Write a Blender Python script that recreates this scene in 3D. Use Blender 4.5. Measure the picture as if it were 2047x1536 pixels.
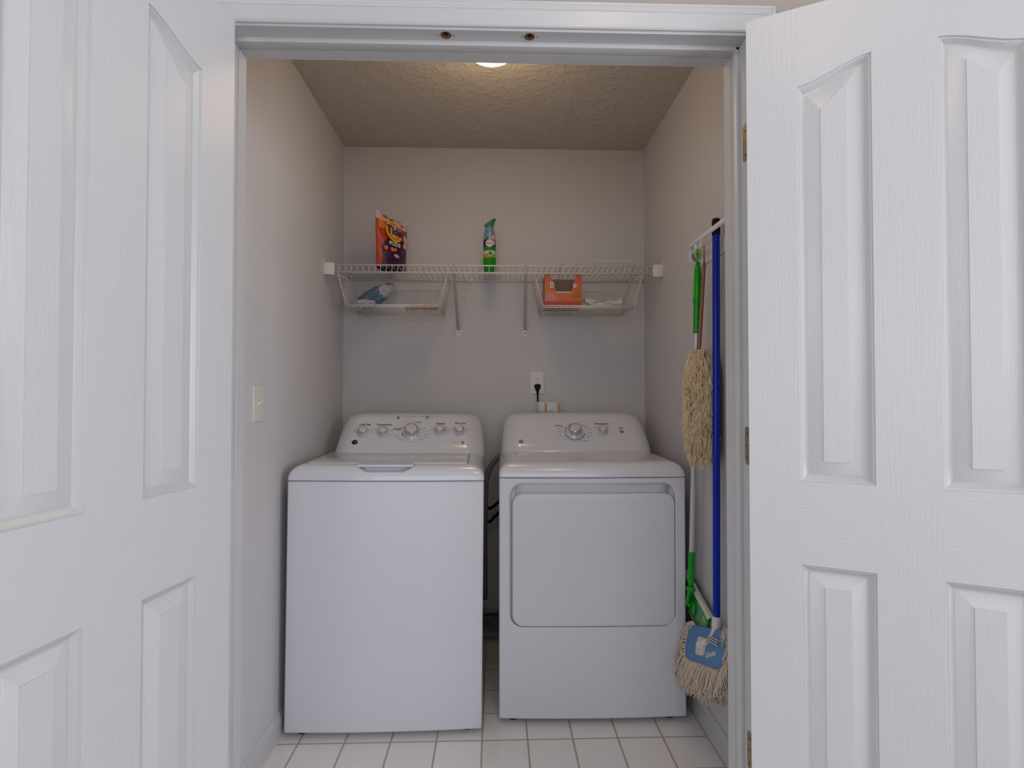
import bpy, bmesh, math, random
from mathutils import Vector, Matrix, Euler
R = math.radians
random.seed(7)
scene = bpy.context.scene
for o in list(bpy.data.objects):
    bpy.data.objects.remove(o)
COL = scene.collection

# ------------------------------------------------------------------ camera
YAW, PITCH = R(-1.69), R(1.02)
cd = bpy.data.cameras.new('camera')
cam = bpy.data.objects.new('camera', cd)
COL.objects.link(cam)
cam.location = (0, 0, 1.2)
cam.rotation_euler = (R(90) + PITCH, 0, YAW)
cd.sensor_fit = 'HORIZONTAL'
cd.sensor_width = 36.0
cd.lens = 1070.0 * 36.0 / 2047.0
cd.clip_start = 0.02
scene.camera = cam

# ------------------------------------------------------------------ world, light, exposure
w = bpy.data.worlds.new('world')
scene.world = w
w.use_nodes = True
w.node_tree.nodes['Background'].inputs[0].default_value = (0.88, 0.90, 1.0, 1)
w.node_tree.nodes['Background'].inputs[1].default_value = 0.54
scene.view_settings.view_transform = 'Standard'
scene.view_settings.look = 'None'
scene.view_settings.gamma = 1
scene.view_settings.exposure = 0.22
scene.view_settings.use_curve_mapping = False


def area(name, loc, rot, sx, sy, power, col):
    l = bpy.data.lights.new(name, 'AREA')
    l.shape = 'RECTANGLE'
    l.size, l.size_y = sx, sy
    l.energy = power
    l.color = col
    o = bpy.data.objects.new(name, l)
    COL.objects.link(o)
    o.location = loc
    o.rotation_euler = rot
    return o


# daylight from a window behind the camera, two added side fills, warm ceiling lamp
area('back_window_light', (-0.2, -3.36, 1.5), (R(90), 0, 0), 3.0, 1.6, 27, (0.86, 0.91, 1.0))
area('right_fill_light', (2.36, -0.7, 1.45), (R(90), 0, R(90)), 2.2, 1.5, 54, (0.86, 0.91, 1.0))  # added fill, brightens the left door and left closet wall
area('left_fill_light', (-2.36, -1.2, 1.45), (R(90), 0, R(-90)), 1.8, 1.5, 22, (0.88, 0.92, 1.0))  # added fill, brightens the right closet wall and right door
area('room_ceiling_lamp', (0.35, 0.35, 2.56), (0, 0, 0), 0.14, 0.14, 2.2, (1.0, 0.78, 0.58))


# ------------------------------------------------------------------ materials
def nodes(name):
    m = bpy.data.materials.new(name)
    m.use_nodes = True
    return m, m.node_tree, m.node_tree.nodes['Principled BSDF']


def mat(name, col, rough=0.5, metal=0.0, coat=0.0, var=0.0, vscale=8.0, bump=0.0, bscale=60.0,
        trans=0.0, spec=None, alpha=1.0, emit=0.0, stretch=(1, 1, 1), dist=0.0, detail=3.0):
    m, nt, b = nodes(name)
    c4 = (col[0], col[1], col[2], 1)
    b.inputs['Base Color'].default_value = c4
    b.inputs['Roughness'].default_value = rough
    b.inputs['Metallic'].default_value = metal
    if coat:
        b.inputs['Coat Weight'].default_value = coat
        b.inputs['Coat Roughness'].default_value = 0.08
    if trans:
        b.inputs['Transmission Weight'].default_value = trans
    if spec is not None:
        b.inputs['Specular IOR Level'].default_value = spec
    b.inputs['Alpha'].default_value = alpha
    if emit:
        b.inputs['Emission Color'].default_value = c4
        b.inputs['Emission Strength'].default_value = emit
    tc = nt.nodes.new('ShaderNodeTexCoord')
    mp = nt.nodes.new('ShaderNodeMapping')
    mp.inputs['Scale'].default_value = stretch
    nt.links.new(tc.outputs['Object'], mp.inputs[0])
    if var:
        n = nt.nodes.new('ShaderNodeTexNoise')
        n.inputs['Scale'].default_value = vscale
        n.inputs['Detail'].default_value = 4
        nt.links.new(mp.outputs[0], n.inputs['Vector'])
        mx = nt.nodes.new('ShaderNodeMixRGB')
        mx.inputs[1].default_value = tuple(max(0, c * (1 - var)) for c in col) + (1,)
        mx.inputs[2].default_value = tuple(min(1, c * (1 + var)) for c in col) + (1,)
        nt.links.new(n.outputs[0], mx.inputs[0])
        nt.links.new(mx.outputs[0], b.inputs['Base Color'])
    if bump:
        n2 = nt.nodes.new('ShaderNodeTexNoise')
        n2.inputs['Scale'].default_value = bscale
        n2.inputs['Detail'].default_value = detail
        n2.inputs['Distortion'].default_value = dist
        nt.links.new(mp.outputs[0], n2.inputs['Vector'])
        bp = nt.nodes.new('ShaderNodeBump')
        bp.inputs['Strength'].default_value = bump
        bp.inputs['Distance'].default_value = 0.002
        nt.links.new(n2.outputs[0], bp.inputs['Height'])
        nt.links.new(bp.outputs[0], b.inputs['Normal'])
    return m


WALLC = (0.58, 0.56, 0.57)
M_wall = mat('wall_paint', WALLC, 0.62, bump=0.25, bscale=220, var=0.02, vscale=3)
M_hall = mat('room_wall_paint', (0.37, 0.32, 0.28), 0.6, bump=0.2, bscale=220, var=0.02)
M_room = mat('far_room_wall_paint', (0.60, 0.59, 0.60), 0.65, var=0.02)
M_rceil = mat('room_ceiling_paint', (0.72, 0.71, 0.70), 0.8, var=0.02)
M_trim = mat('trim_paint', (0.52, 0.515, 0.515), 0.3, var=0.015, vscale=5)
M_doorv = mat('door_grain_upright', (0.575, 0.57, 0.58), 0.36, bump=0.26, bscale=1.0, stretch=(330, 330, 7), dist=0.7, detail=2)
M_doorh = mat('door_grain_level', (0.575, 0.57, 0.58), 0.36, bump=0.26, bscale=1.0, stretch=(7, 7, 330), dist=0.7, detail=2)
M_doorp = mat('door_panel_paint', (0.575, 0.57, 0.58), 0.34, bump=0.22, bscale=1.0, stretch=(160, 160, 9), dist=1.6, detail=2)
M_enamel = mat('white_enamel', (0.66, 0.665, 0.71), 0.20, coat=0.4, var=0.01, vscale=4, bump=0.02, bscale=6)
M_cab = mat('white_cabinet_enamel', (0.68, 0.685, 0.73), 0.42, var=0.01, vscale=4)
M_white = mat('white_plastic', (0.72, 0.70, 0.68), 0.35, var=0.02)
M_wire = mat('white_vinyl_wire', (0.70, 0.66, 0.60), 0.3, var=0.03, vscale=30)
M_brace = mat('grey_painted_steel', (0.42, 0.42, 0.40), 0.4, var=0.04)
M_chrome = mat('chrome', (0.60, 0.58, 0.56), 0.07, metal=1.0, var=0.02)
M_knobface = mat('knob_face', (0.62, 0.58, 0.57), 0.3, var=0.02)
M_clear = mat('knob_skirt_plastic', (0.55, 0.56, 0.62), 0.1, coat=0.5, var=0.04)
M_print = mat('printed_grey', (0.05, 0.045, 0.05), 0.5, var=0.05)
M_printl = mat('printed_light_grey', (0.16, 0.15, 0.155), 0.5, var=0.05)
M_printblue = mat('printed_blue', (0.04, 0.17, 0.42), 0.5, var=0.05)
M_button = mat('grey_button', (0.22, 0.21, 0.22), 0.45, var=0.03)
M_dark = mat('dark_gap', (0.02, 0.02, 0.02), 0.7, var=0.05)
M_black = mat('black_rubber', (0.006, 0.006, 0.006), 0.6, spec=0.2, var=0.1)
M_hose = mat('grey_hose_plastic', (0.20, 0.20, 0.21), 0.5, var=0.1)
M_brass = mat('aged_brass', (0.36, 0.30, 0.17), 0.35, metal=0.85, var=0.15, vscale=60)
M_wood = mat('bare_wood_hole', (0.16, 0.065, 0.025), 0.7, var=0.2, vscale=120)
M_foil = mat('crinkled_foil', (0.8, 0.8, 0.82), 0.2, metal=1.0, bump=1.0, bscale=90, var=0.05)
M_blue = mat('blue_metal_pole', (0.001, 0.020, 0.34), 0.16, spec=0.25, var=0.05)
M_green = mat('green_plastic', (0.004, 0.27, 0.006), 0.25, spec=0.35, var=0.05)
M_lime = mat('lime_plastic', (0.22, 0.50, 0.03), 0.3, var=0.05)
M_greend = mat('deep_green_plastic', (0.01, 0.20, 0.03), 0.2, coat=0.3, var=0.25, vscale=30)
M_alu = mat('grey_tube', (0.52, 0.51, 0.52), 0.35, metal=0.3, var=0.03)
M_stick = mat('brown_wooden_stick', (0.22, 0.10, 0.04), 0.4, var=0.25, vscale=60, stretch=(1, 1, 0.1))
M_wool = mat('wool', (0.76, 0.60, 0.39), 0.9, var=0.22, vscale=55, stretch=(1, 1, 0.35), spec=0.1)
M_yarn = mat('cotton_yarn', (0.60, 0.51, 0.41), 0.9, var=0.15, vscale=90, spec=0.1)
M_canvas = mat('blue_canvas', (0.10, 0.24, 0.46), 0.8, bump=0.5, bscale=500, var=0.08, vscale=40)
M_cloth = mat('white_cloth', (0.62, 0.57, 0.55), 0.85, bump=0.4, bscale=120, var=0.05, vscale=30)
M_cream = mat('cream_pad_cloth', (0.58, 0.62, 0.52), 0.8, var=0.05)
M_orange = mat('orange_card', (0.56, 0.12, 0.01), 0.35, var=0.25, vscale=12)
M_redcard = mat('red_card', (0.42, 0.03, 0.012), 0.35, var=0.2, vscale=20)
M_card = mat('grey_brown_card', (0.22, 0.17, 0.12), 0.7, var=0.1)
M_cardw = mat('white_card', (0.66, 0.60, 0.55), 0.5, var=0.03)
M_tidered = mat('orange_red_film', (0.42, 0.035, 0.008), 0.3, spec=0.4, var=0.3, vscale=25)
M_tideor = mat('orange_film', (0.66, 0.18, 0.02), 0.22, coat=0.4, var=0.15, vscale=25)
M_tidepur = mat('purple_film', (0.045, 0.006, 0.05), 0.34, spec=0.3, var=0.3, vscale=25)
M_tideyel = mat('yellow_film', (0.78, 0.42, 0.01), 0.3, var=0.05)
M_tidepink = mat('pale_pink_film', (0.58, 0.42, 0.40), 0.25, var=0.08)
M_tideblue = mat('navy_print', (0.012, 0.014, 0.14), 0.35, var=0.05)
M_steel = mat('steel', (0.6, 0.6, 0.6), 0.3, metal=1.0, var=0.05)
M_fglass = mat('teal_bag_plastic', (0.07, 0.13, 0.19), 0.22, coat=0.5, var=0.45, vscale=9, bump=1.0, bscale=28)
M_bagclear = mat('clear_bag_plastic', (0.42, 0.40, 0.44), 0.25, coat=0.5, var=0.3, vscale=16, bump=1.0, bscale=34)
M_ivory = mat('ivory_plastic', (0.66, 0.62, 0.56), 0.35, var=0.02)
M_yelprint = mat('amber_print', (0.55, 0.25, 0.02), 0.5, var=0.1)
M_febdome = mat('pale_blue_can_print', (0.16, 0.27, 0.42), 0.3, coat=0.3, var=0.1)
M_globe = mat('lit_globe_glass', (1.0, 0.80, 0.52), 0.3, emit=6.0)


def tile_material():
    m, nt, b = nodes('white_floor_tile')
    tc = nt.nodes.new('ShaderNodeTexCoord')
    mp = nt.nodes.new('ShaderNodeMapping')
    P = 0.1575
    mp.inputs['Location'].default_value = (0.048 / P - 10, -1.8745 / P + 30, 0)
    mp.inputs['Scale'].default_value = (1 / P, 1 / P, 1)
    nt.links.new(tc.outputs['Object'], mp.inputs[0])
    br = nt.nodes.new('ShaderNodeTexBrick')
    br.offset = 0.0
    br.squash = 1.0
    br.inputs['Scale'].default_value = 1.0
    br.inputs['Brick Width'].default_value = 1.0
    br.inputs['Row Height'].default_value = 1.0
    br.inputs['Mortar Size'].default_value = 0.021
    br.inputs['Mortar Smooth'].default_value = 0.35
    br.inputs['Bias'].default_value = 0.0
    br.inputs['Color1'].default_value = (0.78, 0.74, 0.735, 1)
    br.inputs['Color2'].default_value = (0.82, 0.78, 0.77, 1)
    br.inputs['Mortar'].default_value = (0.42, 0.36, 0.28, 1)
    nt.links.new(mp.outputs[0], br.inputs['Vector'])
    nt.links.new(br.outputs['Color'], b.inputs['Base Color'])
    mr = nt.nodes.new('ShaderNodeMapRange')
    mr.inputs['To Min'].default_value = 0.22
    mr.inputs['To Max'].default_value = 0.8
    nt.links.new(br.outputs['Fac'], mr.inputs['Value'])
    nt.links.new(mr.outputs[0], b.inputs['Roughness'])
    bp = nt.nodes.new('ShaderNodeBump')
    bp.invert = True
    bp.inputs['Strength'].default_value = 0.7
    bp.inputs['Distance'].default_value = 0.002
    nt.links.new(br.outputs['Fac'], bp.inputs['Height'])
    nt.links.new(bp.outputs[0], b.inputs['Normal'])
    return m


def ceiling_material():
    # stomped plaster: fans of short strokes round scattered centres
    m, nt, b = nodes('stomped_ceiling')
    b.inputs['Base Color'].default_value = (0.50, 0.455, 0.40, 1)
    b.inputs['Roughness'].default_value = 0.75
    N = nt.nodes.new
    L = nt.links.new
    tc = N('ShaderNodeTexCoord')
    vo = N('ShaderNodeTexVoronoi')
    vo.inputs['Scale'].default_value = 5.5
    L(tc.outputs['Object'], vo.inputs['Vector'])
    sc = N('ShaderNodeVectorMath'); sc.operation = 'SCALE'
    sc.inputs['Scale'].default_value = 1.0
    L(tc.outputs['Object'], sc.inputs[0])
    sub = N('ShaderNodeVectorMath'); sub.operation = 'SUBTRACT'
    L(tc.outputs['Object'], sub.inputs[0])
    L(vo.outputs['Position'], sub.inputs[1])
    sp = N('ShaderNodeSeparateXYZ')
    L(sub.outputs[0], sp.inputs[0])
    at = N('ShaderNodeMath'); at.operation = 'ARCTAN2'
    L(sp.outputs['Y'], at.inputs[0]); L(sp.outputs['X'], at.inputs[1])
    nz = N('ShaderNodeTexNoise'); nz.inputs['Scale'].default_value = 26
    L(tc.outputs['Object'], nz.inputs['Vector'])
    m1 = N('ShaderNodeMath'); m1.operation = 'MULTIPLY'; m1.inputs[1].default_value = 15.0
    L(at.outputs[0], m1.inputs[0])
    m2 = N('ShaderNodeMath'); m2.operation = 'MULTIPLY_ADD'; m2.inputs[1].default_value = 9.0
    L(nz.outputs[0], m2.inputs[0]); L(m1.outputs[0], m2.inputs[2])
    sn = N('ShaderNodeMath'); sn.operation = 'SINE'
    L(m2.outputs[0], sn.inputs[0])
    mx = N('ShaderNodeMath'); mx.operation = 'MAXIMUM'; mx.inputs[1].default_value = 0.35
    L(sn.outputs[0], mx.inputs[0])
    n3 = N('ShaderNodeTexNoise'); n3.inputs['Scale'].default_value = 30; n3.inputs['Detail'].default_value = 1
    L(tc.outputs['Object'], n3.inputs['Vector'])
    mr = N('ShaderNodeMapRange')
    mr.inputs['From Min'].default_value = 0.46; mr.inputs['From Max'].default_value = 0.60
    L(n3.outputs[0], mr.inputs['Value'])
    mu = N('ShaderNodeMath'); mu.operation = 'MULTIPLY'
    L(mx.outputs[0], mu.inputs[0]); L(mr.outputs[0], mu.inputs[1])
    bp = N('ShaderNodeBump')
    bp.inputs['Strength'].default_value = 0.42
    bp.inputs['Distance'].default_value = 0.006
    L(mu.outputs[0], bp.inputs['Height'])
    L(bp.outputs[0], b.inputs['Normal'])
    return m


M_tile = tile_material()
M_ceil = ceiling_material()


# ------------------------------------------------------------------ object helpers
def setp(o, label=None, cat=None, group=None, kind=None):
    if label: o['label'] = label
    if cat: o['category'] = cat
    if group: o['group'] = group
    if kind: o['kind'] = kind
    return o


def obj(name, bm, mats, parent=None, smooth=False, angle=None):
    me = bpy.data.meshes.new(name)
    bmesh.ops.recalc_face_normals(bm, faces=bm.faces[:])
    bm.to_mesh(me)
    bm.free()
    if not isinstance(mats, (list, tuple)): mats = [mats]
    for m in mats: me.materials.append(m)
    o = bpy.data.objects.new(name, me)
    COL.objects.link(o)
    if smooth:
        for p in me.polygons: p.use_smooth = True
        if angle is not None:
            me.set_sharp_from_angle(angle=R(angle))
    if parent is not None: o.parent = parent
    return o


def thing(name, label, cat, loc=(0, 0, 0), rot=(0, 0, 0), group=None):
    o = bpy.data.objects.new(name, None)
    o.empty_display_size = 0.05
    COL.objects.link(o)
    o.location = loc
    o.rotation_euler = rot
    return setp(o, label, cat, group)


def BM(): return bmesh.new()


def box(bm, x0, x1, y0, y1, z0, z1, bev=0.0, seg=2, mi=0):
    g = bmesh.ops.create_cube(bm, size=1.0)
    vs = g['verts']
    for v in vs:
        v.co = Vector(((x0 + x1) / 2 + v.co.x * (x1 - x0), (y0 + y1) / 2 + v.co.y * (y1 - y0), (z0 + z1) / 2 + v.co.z * (z1 - z0)))
    fs = set(f for v in vs for f in v.link_faces)
    for f in fs: f.material_index = mi
    if bev:
        es = list(set(e for v in vs for e in v.link_edges))
        r = bmesh.ops.bevel(bm, geom=es, offset=bev, segments=seg, profile=0.5, affect='EDGES')
        for f in r['faces']: f.material_index = mi
    return vs


def tube(bm, pts, r, n=8, mi=0, cap=True, closed=False):
    pts = [Vector(p) for p in pts]
    rs = r if isinstance(r, (list, tuple)) else [r] * len(pts)
    N = len(pts)
    rings = []
    prev = None
    for i, p in enumerate(pts):
        if closed: t = pts[(i + 1) % N] - pts[i - 1]
        elif i == 0: t = pts[1] - pts[0]
        elif i == N - 1: t = pts[-1] - pts[-2]
        else: t = (pts[i + 1] - p).normalized() + (p - pts[i - 1]).normalized()
        if t.length < 1e-9: t = Vector((0, 0, 1))
        t.normalize()
        if prev is None:
            a = Vector((0, 0, 1)) if abs(t.z) < 0.9 else Vector((1, 0, 0))
            u = t.cross(a).normalized()
        else:
            u = prev - t * prev.dot(t)
            if u.length < 1e-6: u = t.orthogonal()
            u.normalize()
        prev = u
        v = t.cross(u)
        rings.append([bm.verts.new(p + (u * math.cos(2 * math.pi * k / n) + v * math.sin(2 * math.pi * k / n)) * rs[i]) for k in range(n)])
    m = N if closed else N - 1
    for i in range(m):
        a, b = rings[i], rings[(i + 1) % N]
        for k in range(n):
            f = bm.faces.new((a[k], a[(k + 1) % n], b[(k + 1) % n], b[k]))
            f.material_index = mi
    if cap and not closed:
        for rg in (rings[0][::-1], rings[-1]):
            f = bm.faces.new(rg); f.material_index = mi


def loft(bm, loops, cap=(True, True), mi=0):
    rings = [[bm.verts.new(p) for p in lp] for lp in loops]
    n = len(rings[0])
    for a, b in zip(rings, rings[1:]):
        for k in range(n):
            f = bm.faces.new((a[k], a[(k + 1) % n], b[(k + 1) % n], b[k]))
            f.material_index = mi
    if cap[0]: bm.faces.new(rings[0][::-1]).material_index = mi
    if cap[1]: bm.faces.new(rings[-1]).material_index = mi
    return rings


def lathe(bm, prof, n=32, mat4=None, mi=0, mis=None):
    """prof: list of (radius, height) revolved about local z; mat4 places it"""
    M4 = mat4 or Matrix.Identity(4)
    rings = []
    for r, h in prof:
        if r < 1e-6: rings.append([bm.verts.new(M4 @ Vector((0, 0, h)))])
        else: rings.append([bm.verts.new(M4 @ Vector((r * math.cos(2 * math.pi * k / n), r * math.sin(2 * math.pi * k / n), h))) for k in range(n)])
    for i, (a, b) in enumerate(zip(rings, rings[1:])):
        for k in range(n):
            k2 = (k + 1) % n
            if len(a) == 1 and len(b) == 1: continue
            if len(a) == 1: f = bm.faces.new((a[0], b[k2], b[k]))
            elif len(b) == 1: f = bm.faces.new((a[k], a[k2], b[0]))
            else: f = bm.faces.new((a[k], a[k2], b[k2], b[k]))
            f.material_index = mis[i] if mis else mi


def rrect(x0, x1, y0, y1, r, n=6):
    """rounded rectangle points, ccw, in 2D"""
    out = []
    r = max(1e-5, min(r, (x1 - x0) / 2 - 1e-5, (y1 - y0) / 2 - 1e-5))
    for cx, cy, a0 in ((x1 - r, y1 - r, 0), (x0 + r, y1 - r, 90), (x0 + r, y0 + r, 180), (x1 - r, y0 + r, 270)):
        for k in range(n + 1):
            a = R(a0 + 90 * k / n)
            out.append((cx + r * math.cos(a), cy + r * math.sin(a)))
    return out


def frame(origin, xdir, ydir):
    """matrix with local x, y on a plane and z its normal"""
    x = Vector(xdir).normalized()
    y = Vector(ydir)
    y = (y - x * y.dot(x)).normalized()
    z = x.cross(y)
    M4 = Matrix((x, y, z)).transposed().to_4x4()
    M4.translation = Vector(origin)
    return M4


def plate(bm, M4, pts2, t0, t1, mi=0):
    """prism from 2D outline between heights t0, t1 along the frame's normal"""
    a = [bm.verts.new(M4 @ Vector((x, y, t0))) for x, y in pts2]
    b = [bm.verts.new(M4 @ Vector((x, y, t1))) for x, y in pts2]
    n = len(pts2)
    for k in range(n):
        bm.faces.new((a[k], a[(k + 1) % n], b[(k + 1) % n], b[k])).material_index = mi
    bm.faces.new(a[::-1]).material_index = mi
    bm.faces.new(b).material_index = mi


def circ(cx, cy, rx, ry=None, n=28, a0=0, a1=360):
    ry = ry or rx
    full = abs(a1 - a0) >= 360
    m = n if full else n + 1
    return [(cx + rx * math.cos(R(a0 + (a1 - a0) * k / n)), cy + ry * math.sin(R(a0 + (a1 - a0) * k / n))) for k in range(m)]


def text(name, s, size, M4, m, parent, thick=0.0003, shear=0.0, bold=0.0, sx=1.0, align='CENTER'):
    cu = bpy.data.curves.new('t', 'FONT')
    cu.body = s
    cu.size = size
    cu.extrude = thick
    cu.offset = bold
    cu.shear = shear
    cu.align_x = align
    cu.align_y = 'CENTER'
    cu.resolution_u = 3
    to = bpy.data.objects.new('t', cu)
    COL.objects.link(to)
    dg = bpy.context.evaluated_depsgraph_get()
    me = bpy.data.meshes.new_from_object(to.evaluated_get(dg))
    bpy.data.objects.remove(to)
    bpy.data.curves.remove(cu)
    me.transform(M4 @ Matrix.Diagonal((sx, 1, 1, 1)))
    me.materials.clear()
    me.materials.append(m)
    me.name = name
    o = bpy.data.objects.new(name, me)
    COL.objects.link(o)
    o.parent = parent
    return o


def boolean(o, cutters):
    for c in cutters:
        c.parent = o.parent
        mo = o.modifiers.new('b', 'BOOLEAN')
        mo.object = c
        mo.operation = 'DIFFERENCE'
        mo.solver = 'EXACT'
    bpy.context.view_layer.update()
    dg = bpy.context.evaluated_depsgraph_get()
    me = bpy.data.meshes.new_from_object(o.evaluated_get(dg))
    o.modifiers.clear()
    me.name = o.name
    o.data = me
    for c in cutters: bpy.data.objects.remove(c)


# ------------------------------------------------------------------ the setting
XL, XR, YB, ZC = -0.763, 0.752, 2.69, 2.44
YF = 1.225            # face of the front wall
YI = 1.325            # inner face of the front wall
JL, JR, JZ = -0.629, 0.588, 2.040   # jamb faces


def struct(name, bm, m, **k):
    o = obj(name, bm, m, **k)
    o['kind'] = 'structure'
    return o


b = BM(); box(b, -2.5, 2.5, 0.9, YB + 0.12, -0.06, 0.0); struct('floor', b, M_tile)
b = BM(); box(b, -2.5, 2.5, -3.5, 0.9, -0.06, 0.0); struct('floor_room', b, mat('beige_carpet', (0.42, 0.38, 0.34), 0.95, bump=0.6, bscale=300, var=0.08, vscale=80))
b = BM(); box(b, XL - 0.1, XL, YI, YB + 0.1, 0, ZC); struct('wall_left', b, M_wall)
b = BM(); box(b, XR, XR + 0.1, YI, YB + 0.1, 0, ZC); struct('wall_right', b, M_wall)
b = BM(); box(b, XL, XR, YB, YB + 0.1, 0, ZC); struct('wall_back', b, M_wall)
b = BM(); box(b, XL - 0.1, XR + 0.1, YI, YB + 0.1, ZC, ZC + 0.06); struct('ceiling', b, M_ceil)
b = BM()
box(b, -2.5, JL - 0.019, YF, YI, 0, 2.6)
box(b, JR + 0.019, 2.5, YF, YI, 0, 2.6)
box(b, JL - 0.019, JR + 0.019, YF, YI, JZ + 0.019, 2.6)
struct('wall_front', b, M_hall)
b = BM(); box(b, -2.5, -2.4, -3.4, YF, 0, 2.6); struct('wall_room_left', b, M_room)
b = BM(); box(b, 2.4, 2.5, -3.4, YF, 0, 2.6); struct('wall_room_right', b, M_room)
b = BM(); box(b, -2.5, 2.5, -3.5, -3.4, 0, 2.6); struct('wall_room_behind', b, M_room)
b = BM(); box(b, -2.5, 2.5, -3.5, YF, 2.6, 2.66); struct('ceiling_room', b, M_rceil)

# jamb with stop (one trim)
b = BM()
for s, x in ((1, JL), (-1, JR)):
    xa, xb = sorted((x, x - s * 0.019))
    box(b, xa, xb, YF - 0.001, YI + 0.006, 0, JZ + 0.019, 0.0012, 1)
    xa, xb = sorted((x - s * 0.001, x + s * 0.011))
    box(b, xa, xb, YF + 0.037, YF + 0.068, 0, JZ, 0.0025, 2)
    xa, xb = sorted((x - s * 0.001, x + s * 0.0104))
    box(b, xa, xb, YF + 0.0683, YI + 0.006, 0, JZ, 0.001, 1)
box(b, JL, JR, YF - 0.001, YI + 0.006, JZ, JZ + 0.019, 0.0012, 1)
box(b, JL, JR, YF + 0.037, YF + 0.068, JZ - 0.011, JZ + 0.001, 0.0025, 2)
box(b, JL, JR, YF + 0.0683, YI + 0.006, JZ - 0.0104, JZ + 0.001, 0.001, 1)
struct('trim_1', b, M_trim, smooth=True, angle=40)

# casing with colonial profile, mitred
prof = [(0.0, 0.0), (0.0, 0.007), (0.003, 0.0095), (0.007, 0.0095), (0.009, 0.0075), (0.018, 0.009), (0.036, 0.0125), (0.039, 0.0155),
        (0.042, 0.0165), (0.0435, 0.0145), (0.046, 0.0150), (0.049, 0.0175), (0.054, 0.0175), (0.0555, 0.016), (0.0555, 0.0)]
b = BM()
rv = 0.005
loops = []
for (px, pz, dx, dz) in ((JL - rv, 0.0, -1, 0), (JL - rv, JZ + rv, -1, 1), (JR + rv, JZ + rv, 1, 1), (JR + rv, 0.0, 1, 0)):
    loops.append([Vector((px + dx * a, YF - h, pz + dz * a)) for a, h in prof])
loft(b, loops)
struct('trim_2', b, M_trim, smooth=True, angle=30)

# baseboards
bprof = [(0, 0), (0.013, 0), (0.013, 0.062), (0.010, 0.066), (0.010, 0.072), (0.0075, 0.080), (0.004, 0.087), (0.0, 0.089)]
for nm, x, s in (('baseboard_left', XL, 1), ('baseboard_right', XR, -1)):
    b = BM()
    loft(b, [[Vector((x + s * a, y, h)) for a, h in bprof] for y in (YI + 0.006, YB)])
    struct(nm, b, M_trim, smooth=True, angle=30)
b = BM()
loft(b, [[Vector((x, YB - a, h)) for a, h in bprof] for x in (XL + 0.013, XR - 0.013)])
struct('baseboard_back', b, M_trim, smooth=True, angle=30)


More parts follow.
